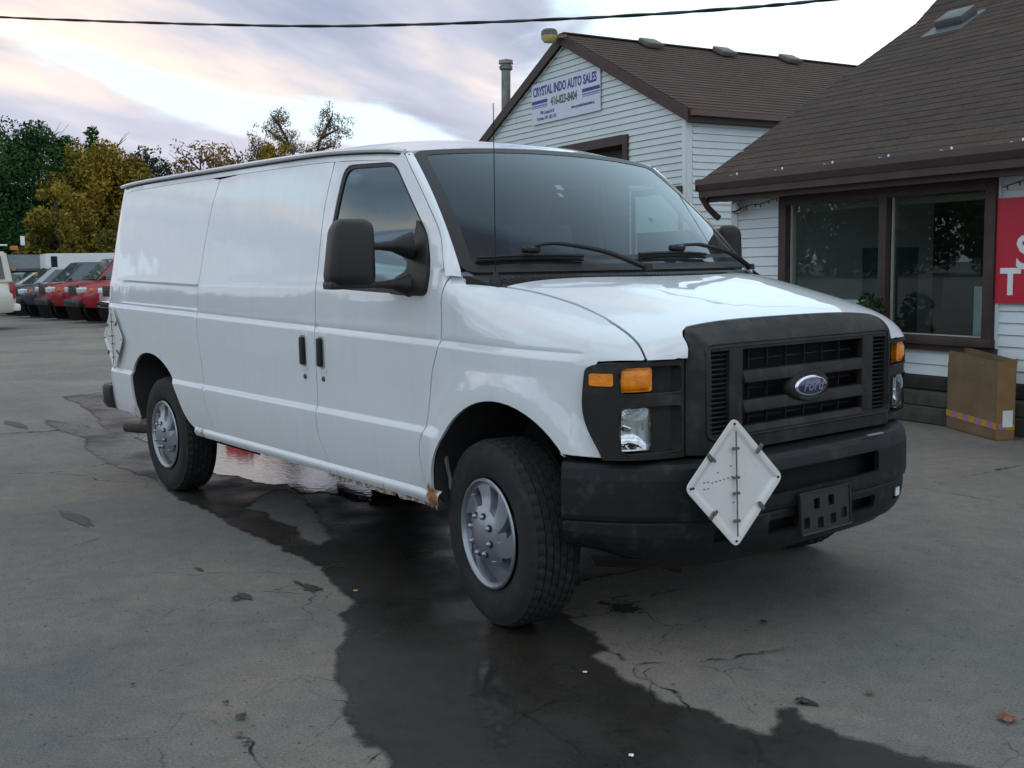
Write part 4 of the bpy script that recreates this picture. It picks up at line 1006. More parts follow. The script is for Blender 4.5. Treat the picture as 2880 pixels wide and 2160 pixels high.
# oily drips and stains in front of the bumper
M_stain=mat('damp_stain',(.030,.027,.024),rough=.6,var=.3,vscale=20)
for (x,y,a,b) in ((.20,-.44,.075,.055),(.09,-.46,.03,.02),(.28,-.43,.012,.01),(-1.57,-1.55,.05,.012),(-1.02,-1.57,.055,.030),(-.93,-1.29,.07,.035),(-1.04,-1.30,.05,.012),(-3.1,-1.67,.26,.04),(-7.6,-.9,.35,.06),(-9.,-1.0,.5,.06),(1.27,-.67,.04,.02),(-6.5,-1.5,.25,.04),(-8.6,-2.0,.5,.08)):
    p=[(x+a*math.cos(t_)*(1+.38*random.uniform(-1,1)),y+b*math.sin(t_)*(1+.38*random.uniform(-1,1))) for t_ in np.linspace(0,2*math.pi,25)[:-1]]
    me=mesh('damp_stain',[(px,py,.004) for px,py in p],[tuple(range(len(p)))]); tag(link('damp_stain',me,M_stain),label='small dark damp stain on the asphalt',kind='structure')
# leaves
M_leafb=mat('dead_leaf',(.16,.085,.045),rough=.8,var=.4,vscale=60); M_leafr=mat('russet_leaf',(.20,.07,.04),rough=.8,var=.4,vscale=60); M_leafd=mat('dark_wet_leaf',(.022,.02,.018),rough=.5,var=.3,vscale=60)
def leaf(x,y,s,a,mt,label):
    o=[(0,-.5),(.18,-.42),(.30,-.15),(.52,-.10),(.36,.10),(.30,.34),(.10,.32),(0,.55),(-.12,.30),(-.32,.30),(-.30,.06),(-.50,-.08),(-.26,-.20),(-.16,-.42)]
    ca,sa=math.cos(a),math.sin(a); rr=random.Random(int(x*100)+int(y*37))
    vs=[(0,0,.012*s/.05)]+[((px*ca-py*sa)*s,(px*sa+py*ca)*s,.002+rr.uniform(0,.3)*s*.5) for px,py in o]
    n=len(o); fs=[(0,i+1,(i+1)%n+1) for i in range(n)]
    ob=link('fallen_leaf',mesh('fallen_leaf',vs,fs),mt,None,(x,y,.007)); tag(ob,label=label,cat='leaf',group='fallen leaves on the asphalt')
leaf(1.75,-.32,.07,.5,M_leafr,'russet fallen leaf on dry asphalt at the right edge of the photo')
leaf(1.36,-.46,.035,1.2,M_leafb,'small brown leaf on dry asphalt nearest the russet leaf')
leaf(1.26,-.69,.05,2.2,M_leafd,'dark wet leaf on the notched edge of the wet patch')
leaf(.18,-2.13,.045,.3,M_leafd,'largest dark leaf of the small group at the bottom left of the wet patch')
leaf(.30,-2.19,.032,1.3,M_leafb,'narrow brown leaf just below the largest dark leaf of the bottom group')
leaf(.37,-2.20,.03,2.5,M_leafd,'dark leaf lowest of the small group near the bottom edge')
leaf(.04,-2.12,.025,.9,M_leafd,'tiny dark leaf topmost of the small group near the bottom edge')
leaf(-.32,-2.30,.022,.9,M_leafd,'tiny dark leaf alone on dry asphalt at lower left')
leaf(-.75,-1.17,.03,.4,mat('yellow_leaf',(.35,.25,.05),rough=.8),'small yellow leaf just inside the wet patch near the front tyre')
leaf(.62,-1.05,.02,.4,M_ivory,'tiny pale scrap lying on the wet asphalt in front of the tyre')
leaf(1.18,-1.38,.02,1.4,M_ivory,'pale scrap on the wet asphalt near the bottom edge of the photo')
leaf(-1.0,-1.62,.05,1.9,M_leafd,'dark leaf beside a damp stain left of the wet patch')
leaf(.69,-.16,.035,1.9,M_leafd,'dark leaf on dry asphalt below the licence plate bracket')
# ------------------------------------------------------------------ office building
BR=R_(-8.0)
OFF=empty('office_building',(-1.5195,5.1846,0),BR,label='low white-sided office with dark brown trim, wide window and brown shingle roof',cat='building')
def clap_mesh(l,h=.101,t=.017):
    h=h*.925; vs=[(0,0.01,0),(l,0.01,0),(0,-t,0),(l,-t,0),(0,-.003,h),(l,-.003,h),(0,0.01,h),(l,0.01,h)]
    return mesh('siding_board',vs,[(0,1,3,2),(2,3,5,4),(4,5,7,6),(0,2,4,6),(1,7,5,3)])
BC={}
def board(l,parent,loc,h=.0972,name='siding_board',mt=None,rz=0.):
    k=(round(l,3),h)
    if k not in BC: BC[k]=clap_mesh(l,h)
    return link(name,BC[k],mt or M_siding,parent,loc,(0,0,rz))
PIT=.0972; z0=.413
XL,XR=-2.79,4.6
w0,w1=-2.05,.395   # window opening
zs0,zs1=.690,2.07
nrow=int((2.10-z0)/PIT)+1
for i in range(nrow):
    z=z0+i*PIT
    if z+PIT<=zs0-.02:
        board(XR-XL-.09,OFF,(XL+.09,0,z))
    else:
        board(w0-XL-.09,OFF,(XL+.09,0,z)); board(XR-w1-.02,OFF,(w1+.02,0,z))
box('corner_post',(XL+.045,-.008,1.25),(.09,.03,1.70),M_siding,OFF)
box('wall_core',((XL+w0)/2,.10,1.2),(w0-XL-.02,.18,1.8),M_siding,OFF)
box('wall_core',((XR+w1)/2,.10,1.2),(XR-w1-.02,.18,1.8),M_siding,OFF)
box('wall_core',((w0+w1)/2,.10,.52),(w1-w0,.18,.26),M_siding,OFF)
for i in range(18):  # left end wall
    pass
lw=box('end_wall',(XL+.02,2.9,1.4),(.04,5.6,2.4),M_siding,OFF)
# window
fr_=.10
for nm,c,s in (('window_frame',(w0+fr_/2,-.02,(zs0+zs1)/2),(fr_,.10,zs1-zs0)),('window_frame',(w1-fr_/2,-.02,(zs0+zs1)/2),(fr_,.10,zs1-zs0)),('window_head',((w0+w1)/2,-.02,zs1-.045),(w1-w0-.2,.10,.09)),('window_sill',((w0+w1)/2,-.03,zs0+.035),(w1-w0+.02,.13,.07)),('window_mullion',(-.745,-.02,(zs0+zs1)/2),(.085,.10,zs1-zs0-.16))):
    box(nm,c,s,M_brown,OFF,bev=.006)
box('window_apron',((w0+w1)/2,-.015,zs0-.03),(w1-w0+.04,.06,.055),M_brown,OFF)
box('window_side_strip',(w1+.012,-.014,1.38),(.022,.045,1.40),M_siding,OFF)
M_alu=mat('pale_window_edge',(.36,.36,.30),rough=.5)
for a,b in ((w0+.10,-.79),(-.70,w1-.10)):
    box('window_pane',((a+b)/2,.02,(zs0+.07+zs1-.09)/2),(b-a,.006,zs1-zs0-.16),M_glass_off,OFF)
    box('pane_edge',(a+.012,.008,(zs0+zs1)/2),(.014,.02,zs1-zs0-.17),M_alu,OFF)
    box('pane_edge',((a+b)/2,.006,zs0+.078),(b-a-.03,.02,.012),M_alu,OFF)
    box('blind_rail',((a+b)/2,.07,zs1-.13),(b-a-.02,.05,.06),mat('blind_green_grey',(.12,.13,.10),rough=.7),OFF)
# room behind the glass
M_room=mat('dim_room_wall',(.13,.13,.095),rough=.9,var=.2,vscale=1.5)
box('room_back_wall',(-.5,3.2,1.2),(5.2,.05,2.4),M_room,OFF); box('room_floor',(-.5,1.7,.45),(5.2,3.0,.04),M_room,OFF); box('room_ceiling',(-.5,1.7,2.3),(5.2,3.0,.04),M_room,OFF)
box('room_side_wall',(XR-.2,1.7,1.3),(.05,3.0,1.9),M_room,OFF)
# gable/eave
M_shingle=mat('brown_shingles',(.066,.043,.032),rough=.92,var=.30,vscale=4,fine=.5,fscale=90,bump=.5,bscale=250,dirt=((.10,.055,.035),.50,.75,2.2))
box('soffit',((XL-.08+XR)/2,-.17,2.083),(XR-XL+.16,.36,.022),M_brown,OFF)
box('frieze_board',((XL+XR)/2,-.352,2.115),(XR-XL+.02,.024,.13),M_brown,OFF)
bm=bmesh.new()  # K-style gutter
gp=[(-.365,2.170),(-.365,2.290),(-.372,2.290),(-.372,2.182),(-.455,2.182),(-.480,2.235),(-.480,2.288),(-.490,2.288),(-.490,2.230),(-.462,2.170)]
A_=[bm.verts.new((XL-.03,y,z)) for y,z in gp]; B_=[bm.verts.new((XR,y,z)) for y,z in gp]
for i in range(len(gp)): bm.faces.new((A_[i],A_[(i+1)%len(gp)],B_[(i+1)%len(gp)],B_[i]))
bm.faces.new(A_[::-1]); bm.faces.new(B_)
gut=link('gutter',bmmesh('gutter',bm),mat('brown_gutter',(.055,.030,.028),rough=.4,coat=.2,var=.2),OFF)
box('gutter_end_cap',(XL-.036,-.43,2.225),(.012,.12,.12),M_brown,gut)
for x in np.arange(XL+.5,XR,.62):
    box('gutter_nail',(x,-.43,2.292),(.02,.12,.006),mat('galvanised',(.55,.57,.58),rough=.35,metal=.8),gut)
    lathe('string_light_bulb',[(0,.012),(.009,.004),(.009,-.01),(0,-.016)],M_ivory,gut,8,loc=(x+.1,-.493,2.298))
tube('downspout_elbow',[(XL-.02,-.42,2.17),(XL-.02,-.41,2.10),(XL-.01,-.34,2.00),(XL+.02,-.25,1.91),(XL+.03,-.22,1.89)],.034,M_brown,OFF,8)
# roof planes: profile (w,z)
RP=[(-.45,2.262),(2.85,4.19),(3.20,4.49),(5.4,6.6)]
XE=-2.81
bm=bmesh.new(); A_=[bm.verts.new((XE,w,z)) for w,z in RP]+[bm.verts.new((XE,w,z-.16)) for w,z in RP[::-1]]
B_=[bm.verts.new((XR,w,z)) for w,z in RP]+[bm.verts.new((XR,w,z-.16)) for w,z in RP[::-1]]
n=len(A_)
for i in range(n): bm.faces.new((A_[i],A_[(i+1)%n],B_[(i+1)%n],B_[i]))
bm.faces.new(A_[::-1]); bm.faces.new(B_)
roofo=link('roof_deck',bmmesh('roof_deck',bm),M_brown,OFF)
# shingle strips, each with three tabs
def strip_mesh(w_,e,seed):
    rn=random.Random(seed); vs=[];fs=[]
    tabs=3; tw=w_/tabs
    for k in range(tabs):
        a=k*tw+.0012; b=(k+1)*tw-.0012; t=.002+rn.uniform(0,.003); d=rn.uniform(-.004,.004)
        o=len(vs); vs+=[(a,-d,0.002),(b,-d,.002),(b,-d,t+.004),(a,-d,t+.004),(b,e+.02,.003),(a,e+.02,.003)]
        fs+=[(0+o,1+o,2+o,3+o),(3+o,2+o,4+o,5+o),(0+o,3+o,5+o),(1+o,4+o,2+o)]
    return mesh('shingle_strip',vs,fs)
SM=[strip_mesh(1.0,.14,i) for i in range(6)]
M_sh=[mat('brown_shingle_%s'%n_,c_,rough=.93,world=True,var=.25,vscale=5,fine=.5,fscale=80,bump=.5,bscale=250) for n_,c_ in (('a',(.050,.030,.021)),('b',(.042,.027,.020)),('c',(.060,.034,.024)),('d',(.044,.032,.024)))]
SHM=[[None]*4 for _ in SM]
for i,me in enumerate(SM):
    for j in range(4):
        c_=me.copy(); c_.materials.clear(); c_.materials.append(M_sh[j]); SHM[i][j]=c_
rn=random.Random(5); cnt=0
for (wa,za),(wb,zb) in zip(RP[:-1],RP[1:]):
    Ls=math.hypot(wb-wa,zb-za); ang=math.atan2(zb-za,wb-wa); nr=int(Ls/.137)
    for r in range(nr):
        d=r*Ls/nr; w=wa+math.cos(ang)*d; z=za+math.sin(ang)*d
        if z>5.6: break
        xo=XE+(-.33*(r%3)); 
        for k in range(8):
            xa=xo+k*1.0; 
            if xa<XE: xa0=XE; sxx=(xo+1.0-XE)
            else: xa0=xa; sxx=1.0
            if sxx<.05 or xa0>XR-.4 or (xa0>2.2 and z<3.): continue
            cnt+=1
            o=link('shingle_strip',SHM[rn.randrange(6)][rn.choice([0,0,1,2,3])],None,roofo,(xa0,w,z+.003),(ang,0,0)); o.scale=(sxx,1,1)
print('shingle strips',cnt)
# roof vent
vb=empty('tmp'); bpy.data.objects.remove(vb)
bm=bmesh.new(); add_box(bm,(0,0,.05),(.36,.30,.10),bev=.03,seg=2); add_box(bm,(0,-.06,.004),(.52,.50,.008))
rv=link('roof_vent',bmmesh('roof_vent',bm,40),mat('vent_grey',(.10,.105,.11),rough=.5,var=.15),OFF,(-2.05,2.58,4.035),(math.atan(.58),0,0))
# bargeboard on the left rake
for (wa,za),(wb,zb) in zip(RP[:-1],RP[1:]):
    a=math.atan2(zb-za,wb-wa); l_=math.hypot(wb-wa,zb-za)
    box('bargeboard',(XE-.012,(wa+wb)/2+.04,(za+zb)/2-.075),(.022,l_,.13),M_brown,OFF,rot=Matrix.Rotation(a,3,'X'))
# timber footing: stacked sleepers
M_timber=mat('weathered_timber',(.060,.055,.042),rough=.9,var=.5,vscale=5,bump=.6,bscale=50,dirt=((.11,.10,.075),.55,.8,12))
M_timber2=mat('dark_timber',(.030,.027,.022),rough=.9,var=.5,vscale=5,bump=.6,bscale=50)
for k,(z,h,y,mt) in enumerate(((.075,.15,-.07,M_timber),(.215,.125,-.065,M_timber),(.345,.125,.03,M_timber2))):
    for x in (-2.12,.32,2.76):
        box('footing_timber',(x+(.15 if k%2 else 0),y,z),(2.42,.14,h),mt,OFF,bev=.012,seg=1)
# security camera, cable, string lights
camr=empty('security_camera',(0,0,0),label='white dome security camera with two lenses under the left end of the eave',cat='camera')
fr=OFF.location; 
def bw(x,y,z):  # office frame to world
    c_,s_=math.cos(BR),math.sin(BR); return Vector((OFF.location.x+x*c_-y*s_,OFF.location.y+x*s_+y*c_,z))
camr.location=bw(-2.60,-.13,1.985); camr.rotation_euler=(0,0,BR)
lathe('camera_rim',[(.052,-.004),(.054,-.016),(.050,-.022)],M_dark,camr,16,rot=(R_(28),0,0))
lathe('camera_housing',[(0,.075),(.028,.07),(.034,.03),(.046,0),(.05,-.015),(.036,-.02)],M_ivory,camr,16,loc=(0,0,0),rot=(R_(28),0,0))
lathe('camera_dome',[(.037,0),(.032,-.014),(.018,-.026),(0,-.03)],M_ivory,camr,16,loc=(0,.008,-.018),rot=(R_(28),0,0))
for s in (-.014,.014): lathe('camera_lens',[(0,-.010),(.011,-.008),(.012,0)],M_dark,camr,10,loc=(s,-.006,-.040),rot=(R_(50),0,0))
box('camera_bracket',(-.07,.05,.0),(.06,.05,.11),mat('bracket_white',(.5,.5,.47),rough=.6),camr)
tube('camera_cable',[(-.07,.05,.05),(-.04,.05,.10),(.0,.06,.085)],.006,M_dark,camr,5)
M_wire=mat('dark_wire',(.02,.022,.02),rough=.7)
def lights(pts,label):
    bm=bmesh.new(); P=[bw(*p) for p in pts]; P=[Vector(q) for q in crom([tuple(p) for p in P],5)]; add_tube(bm,P,.0035,4)
    for i in range(2,len(P),4): add_tube(bm,[P[i],P[i]+Vector((.01*((-1)**i),-.005,-.03))],.005,5)
    tag(link('string_lights',bmmesh('string_lights',bm),M_wire),label=label,cat='string lights')
lights([(-2.62,-.03,1.995),(-2.45,-.03,2.02),(-2.35,-.03,2.015),(-2.2,-.03,2.05),(-2.08,-.03,2.06)],'dark string of unlit fairy lights drooping between the security camera and the window')
lights([(.42,-.03,1.99),(.55,-.03,2.02),(.66,-.03,2.04),(.8,-.03,2.0),(1.0,-.03,2.04)],'dark string of unlit fairy lights above the red sign')
# red sign
sg=box('red_sign',tuple(bw(.98,-.045,1.48)),(1.16,.012,.845),mat('sign_red',(.50,.008,.030),rough=.45,var=.08,vscale=3),None)
sg.rotation_euler=(0,0,BR); tag(sg,label='red sign board with big white letters on the siding right of the wide window',cat='sign')
M_sw=mat('sign_white',(.78,.78,.80),rough=.5)
text_mesh('sign_letter','S',.375,M_sw,sg,(-.985+.58,-.008,-.14),(R_(90),0,0),extrude=.001,bold=.006)
text_mesh('sign_letter','T',.290,M_sw,sg,(-.53,-.008,-.345),(R_(90),0,0),extrude=.001,bold=.010)
# things in the window
def ob(nm,c,s,mt,label,cat,**k):
    o=box(nm,tuple(bw(*c)),s,mt,None,**k); o.rotation_euler=(0,0,BR); return tag(o,label=label,cat=cat)
ob('display_board',(.165,.18,.975),(.24,.02,.42),mat('pale_blue_board',(.30,.38,.42),rough=.6),'pale blue board standing inside the lower right corner of the window','board')
chair=empty('office_chair',tuple(bw(-.28,.55,0)),BR,label='black office chair inside the right half of the window',cat='chair')
box('seat_back',(0,0,1.02),(.52,.12,.5),M_black,chair,bev=.05); box('seat',(0,.25,.76),(.5,.45,.1),M_black,chair,bev=.04); tube('seat_post',[(0,.25,.47),(0,.25,.74)],.03,M_black,chair)
lp=empty('floor_lamp',tuple(bw(-1.42,.9,0)),BR,label='pale shaded floor lamp inside the left half of the window',cat='lamp')
lathe('lamp_shade',[(.08,.10),(.13,-.08),(.12,-.08),(.07,.10)],mat('lamp_shade',(.32,.30,.25),rough=.8),lp,20,loc=(0,0,1.80)); tube('lamp_pole',[(0,0,.47),(0,0,1.78)],.018,mat('pale_pole',(.2,.2,.17),rough=.5),lp); lathe('lamp_foot',[(0,.49),(.12,.48),(.13,.465)],M_black,lp,20)
ob('notice_paper',(-1.14,.035,.98),(.24,.004,.15),M_ivory,'white notice taped low inside the left window pane','notice')
ob('poster',(-1.12,1.6,1.32),(.36,.01,.22),mat('dark_poster',(.10,.13,.12),rough=.6,var=.6,vscale=8),'dark framed poster on a stand deep inside the left window pane','poster')
ob('filing_cabinet',(-1.72,1.2,1.0),(.3,.5,1.1),mat('cabinet_green',(.06,.08,.085),rough=.5),'dark metal cabinet at the far left inside the window','cabinet')
# ------------------------------------------------------------------ shrub at the window
def leafmesh(name,centres,radii,n,size,seed,flat=.7):
    rng=np.random.default_rng(seed); C_=np.array(centres); Rd=np.array(radii); pr=Rd.prod(1) if Rd.ndim>1 else Rd**3
    idx=rng.choice(len(C_),n,p=pr/pr.sum()); d=rng.normal(size=(n,3)); d/=np.linalg.norm(d,axis=1)[:,None]
    r=rng.random(n)**(1/3.2); 
    rr=Rd[idx] if Rd.ndim>1 else Rd[idx][:,None]
    P=C_[idx]+d*rr*r[:,None]
    a=rng.normal(size=(n,3)); a/=np.linalg.norm(a,axis=1)[:,None]; b=np.cross(a,rng.normal(size=(n,3))); b/=np.linalg.norm(b,axis=1)[:,None]
    s=size*(.5+rng.random(n))[:,None]
    V=np.stack([P-a*s,P-b*s*.45,P+a*s,P+b*s*.45],1).reshape(-1,3)
    F=np.arange(n*4).reshape(-1,4)
    me=bpy.data.meshes.new(name); me.vertices.add(len(V)); me.vertices.foreach_set('co',V.ravel()); me.loops.add(n*4); me.loops.foreach_set('vertex_index',F.ravel().astype(np.int32)); me.polygons.add(n); me.polygons.foreach_set('loop_start',np.arange(0,n*4,4,dtype=np.int32)); me.polygons.foreach_set('loop_total',np.full(n,4,dtype=np.int32)); me.update(calc_edges=True)
    return me
def foliage(name,cols,vscale=.8):
    if name in MATS: return MATS[name]
    m=bpy.data.materials.new(name); m.use_nodes=True; t=m.node_tree; b=t.nodes['Principled BSDF']; b.inputs['Roughness'].default_value=.75; b.inputs['Specular IOR Level'].default_value=.2
    g=t.nodes.new('ShaderNodeNewGeometry'); c=t.nodes.new('ShaderNodeTexCoord'); n=t.nodes.new('ShaderNodeTexNoise'); n.inputs['Scale'].default_value=vscale; n.inputs['Detail'].default_value=3; t.links.new(c.outputs['Object'],n.inputs['Vector'])
    wn=t.nodes.new('ShaderNodeMath'); wn.operation='MULTIPLY_ADD'; wn.inputs[1].default_value=.28; t.links.new(g.outputs['Random Per Island'],wn.inputs[0]); t.links.new(n.outputs['Fac'],wn.inputs[2])
    r=ramp(t,[.38,.60,.82][:len(cols)],cols); t.links.new(wn.outputs[0],r.inputs[0]); t.links.new(r.outputs[0],b.inputs['Base Color'])
    b.inputs['Transmission Weight'].default_value=0
    MATS[name]=m; return m
sp=bw(-.72,-.30,0)
shr=empty('shrub',tuple(sp),label='dark green bushy shrub against the window behind the van nose',cat='shrub')
tube('stem',[(0,0,0),(.02,0,.4),(0,.02,.8)],.02,M_timber,shr)
o=link('leaves',leafmesh('leaves',[(0,0,.75),(.05,.0,.98),(-.08,.02,.55),(.02,0,.3)],[.20,.15,.20,.17],1600,.028,3),foliage('shrub_green',[(.010,.022,.006),(.025,.05,.012),(.05,.075,.02)],6),shr)
# ------------------------------------------------------------------ cardboard box
A0=bw(.08,-.191,0); A1=bw(.82,-.497,0); A2=bw(.675,-.083,0)
ex=(A1-A0); ey=(A2-A1); wdt=ex.length*.91; dep=.15; ang=math.atan2(ex.y,ex.x)
cb=empty('cardboard_box',tuple(A0),ang,label='open brown cardboard box with yellow and pink tape standing against the office wall',cat='box')
M_card=mat('cardboard',(.165,.115,.060),rough=.9,var=.22,vscale=3.5,bump=.3,bscale=120,dirt=((.11,.08,.045),.56,.8,6)); M_cardi=mat('cardboard_inside',(.13,.08,.04),rough=.95,var=.2)
H=.655
def cpan(nm,pts,t=.006,mt=M_card):
    bm=bmesh.new(); v=[bm.verts.new(p) for p in pts]; f=bm.faces.new(v); r=bmesh.ops.extrude_face_region(bm,geom=[f]); nn_=f.normal; bm.normal_update()
    n_=(Vector(pts[1])-Vector(pts[0])).cross(Vector(pts[2])-Vector(pts[0])).normalized()
    bmesh.ops.translate(bm,vec=-n_*t,verts=[g_ for g_ in r['geom'] if isinstance(g_,bmesh.types.BMVert)])
    return link(nm,bmmesh(nm,bm),mt,cb)
cpan('front_panel',[(0,0,0),(wdt,0,0),(wdt-.005,.004,H-.045),(wdt-.10,.0,H-.03),(.25,-.004,H+.0),(.02,-.003,H+.005),(0,0,H-.15)])
cpan('right_panel',[(wdt,0,0),(wdt,dep,0),(wdt-.0,dep,H-.10),(wdt+.015,dep,H-.01),(wdt-.005,0,H-.03)],mt=mat('cardboard_side',(.26,.15,.06),rough=.9,var=.2,vscale=4))
cpan('back_panel',[(wdt,dep,0),(0,dep,0),(0,dep,H+.03),(wdt,dep,H-.02)],mt=M_card)
cpan('left_panel',[(0,dep,0),(0,0,0),(0,0,H-.10),(0,dep,H)])
cpan('bottom_panel',[(0,0,.012),(wdt,0,.012),(wdt,dep,.012),(0,dep,.012)],mt=M_cardi)
My=mat('tape_yellow',(.50,.27,.02),rough=.35); Mp=mat('tape_pink',(.36,.17,.30),rough=.35)
x=.0; k=0
while x<wdt-.01:
    l_=min(.085,wdt-x); z=.135-.02*x/wdt; box('tape_band',(x+l_/2,-.003,z),(l_,.002,.052),My if k%2==0 else Mp,cb); x+=l_; k+=1
box('tape_band',(wdt+.003,.04,.115),(.002,.07,.045),Mp,cb); box('tape_band',(wdt+.003,.112,.110),(.002,.070,.045),My,cb)
box('paper_label',(wdt+.006,.085,.175),(.002,.085,.13),M_ivory,cb)
box('staple',(.52,-.003,.60),(.012,.002,.010),M_chrome,cb)
# ------------------------------------------------------------------ garage
GA=empty('garage_building',tuple(bw(-8.818,1.856,0)),BR,label='white-sided gabled garage with brown roof edges and a tall dark door',cat='building')
# local: x right along the gable, y away, z up; gable from x=-3.03..3.03
GH=3.03; ze=3.50; zp=4.985; sl_=(zp-ze)/GH
M_siding2=mat('white_siding_garage',(.60,.66,.65),world=True,rough=.55,var=.06,vscale=1.5,dirt=((.36,.36,.30),.60,.82,3.5))
dl,dr_,dz=-.30,1.705,3.35
i=0; z=.3
while z<zp-.12:
    hw=GH-.02 if z+PIT<ze else (zp-(z+PIT*.6))/sl_-.06
    if hw<.06: break
    hw=min(hw,GH-.05)
    if z+PIT<dz:
        board(dl+hw,GA,(-hw,0,z),mt=M_siding2); board(hw-dr_,GA,(dr_,0,z),mt=M_siding2)
    else: board(2*hw,GA,(-hw,0,z),mt=M_siding2)
    z+=PIT
# wall behind the boards
gvs=[(-GH,.02,0),(dl,.02,0),(dl,.02,dz),(dr_,.02,dz),(dr_,.02,0),(GH,.02,0),(GH,.02,ze),(0,.02,zp),(-GH,.02,ze)]
bm=bmesh.new(); bm.faces.new([bm.verts.new(v) for v in gvs]); link('gable_wall',bmmesh('gable_wall',bm),M_siding2,GA)
box('corner_post',(GH-.04,-.01,1.76),(.085,.03,3.5),M_siding,GA); box('corner_post',(GH+.006,.035,1.73),(.02,.09,3.45),M_siding,GA)
GD=10.
z=.3
while z<ze-.14:
    board(GD-.1,GA,(GH,.09,z),mt=M_siding,rz=R_(90)); z+=PIT
box('side_wall_core',(GH-.06,5.05,1.75),(.10,GD-.3,3.4),M_siding,GA); box('side_wall_core',(-GH+.05,5.05,1.75),(.10,GD-.3,3.4),M_siding,GA)
# door
for c_,s_ in (((dl+.06,-.01,1.67),(.12,.07,3.35)),((dr_-.06,-.01,1.67),(.12,.07,3.35)),(((dl+dr_)/2,-.01,dz-.07),(dr_-dl-.24,.07,.14))):
    box('door_frame',c_,s_,M_brown,GA)
box('door_panel',((dl+dr_)/2,.30,1.6),(dr_-dl-.2,.04,3.2),mat('dark_door',(.030,.018,.017),rough=.5),GA)
for z in (2.2,2.75): box('door_rail',((dl+dr_)/2,.27,z),(dr_-dl-.24,.03,.06),M_brown,GA)
for c_,s_ in (((1.86,-.03,1.25),(.09,.05,2.5)),((2.93,-.03,1.25),(.07,.05,2.5)),((2.395,-.03,2.455),(.98,.05,.09))): box('side_door_frame',c_,s_,M_brown,GA)
box('side_door',(2.395,-.03,1.2),(.98,.03,2.42),mat('door_white',(.66,.72,.72),rough=.5),GA); lathe('door_knob',[(0,.05),(.03,.04),(.02,0)],M_dark,GA,12,loc=(2.30,-.045,2.06),rot=(R_(90),0,0))
# roof
M_shg=mat('garage_shingles',(.070,.038,.026),rough=.95,var=.18,vscale=2.5,fine=.4,fscale=40,bump=.7,bscale=120,dirt=((.055,.04,.035),.5,.75,3.))
oh=.13; fy=-.07
def groof(s):
    e=(s*(GH+oh),ze-oh*sl_+.08); t=(0,zp+.12)
    bm=bmesh.new(); vs=[]
    for y in (fy,GD): vs.append([bm.verts.new((e[0],y,e[1])),bm.verts.new((t[0],y,t[1])),bm.verts.new((t[0],y,t[1]-.10)),bm.verts.new((e[0],y,e[1]-.10))])
    A_,B_=vs
    for i in range(4): bm.faces.new((A_[i],A_[(i+1)%4],B_[(i+1)%4],B_[i]))
    bm.faces.new(A_[::-1]); bm.faces.new(B_)
    r=link('roof_slope',bmmesh('roof_slope',bm),M_shg,GA)
    # shingle courses as thin overlapping steps
    bm=bmesh.new(); n=26
    for k in range(n):
        a=k/n; b=(k+1.15)/n
        p=[lerp(e[0],t[0],a),lerp(e[1],t[1],a)]; q=[lerp(e[0],t[0],min(1,b)),lerp(e[1],t[1],min(1,b))]
        v=[bm.verts.new((p[0],fy-.01,p[1]+.004)),bm.verts.new((p[0],fy-.01,p[1]+.016)),bm.verts.new((q[0],fy-.01,q[1]+.004))]
        u=[bm.verts.new((x_.co.x,GD,x_.co.z)) for x_ in v]
        for i in (0,1): bm.faces.new((v[i],v[i+1],u[i+1],u[i]))
    tag(link('shingle_courses',bmmesh('shingle_courses',bm),M_shg,r),kind='stuff')
    # barge board
    bm=bmesh.new(); d=.17
    v=[(e[0],fy-.03,e[1]),(t[0],fy-.03,t[1]),(t[0],fy-.03,t[1]-d),(e[0],fy-.03,e[1]-d)]
    A_=[bm.verts.new(p) for p in v]; B_=[bm.verts.new((p[0],fy-.005,p[2])) for p in v]
    for i in range(4): bm.faces.new((A_[i],A_[(i+1)%4],B_[(i+1)%4],B_[i]))
    bm.faces.new(A_[::-1]); bm.faces.new(B_); link('bargeboard',bmmesh('bargeboard',bm),M_brown,GA)
    # soffit under the overhang, white edge strip against the wall
    bm=bmesh.new(); v=[(e[0],fy,e[1]-.115),(t[0],fy,t[1]-.115),(t[0],0,t[1]-.115),(e[0],0,e[1]-.115)]; bm.faces.new([bm.verts.new(p) for p in v]); link('soffit',bmmesh('soffit',bm),M_brown,GA)
    tube('white_edge_strip',[(s*(GH-.01),-.016,ze-.06),(0,-.016,zp-.05)],.012,M_siding,GA,4)
    box('eave_fascia',(e[0]-s*.01,(fy+GD)/2,e[1]-.10),(.03,GD-fy,.13),M_brown,GA)
    box('eave_soffit',(s*(GH+oh/2),(GD)/2,e[1]-.155),(oh,GD,.02),M_brown,GA)
    box('gutter',(e[0]+s*.05,(fy+GD)/2,e[1]-.05),(.09,GD-fy,.08),mat('red_brown_gutter',(.09,.035,.025),rough=.45,coat=.2),GA)
groof(1); groof(-1)
box('ridge_cap',(0,(fy+GD)/2,zp+.128),(.16,GD-fy,.02),M_brown,GA)
for y in (1.55,3.15,4.7):
    bm=bmesh.new(); vs=add_box(bm,(0,0,.05),(.32,.34,.09),bev=.03,seg=2)
    link('roof_vent',bmmesh('roof_vent',bm,40),mat('vent_brown_grey',(.13,.11,.10),rough=.6),GA,(.22,y,zp+.03),(0,math.atan(sl_),0))
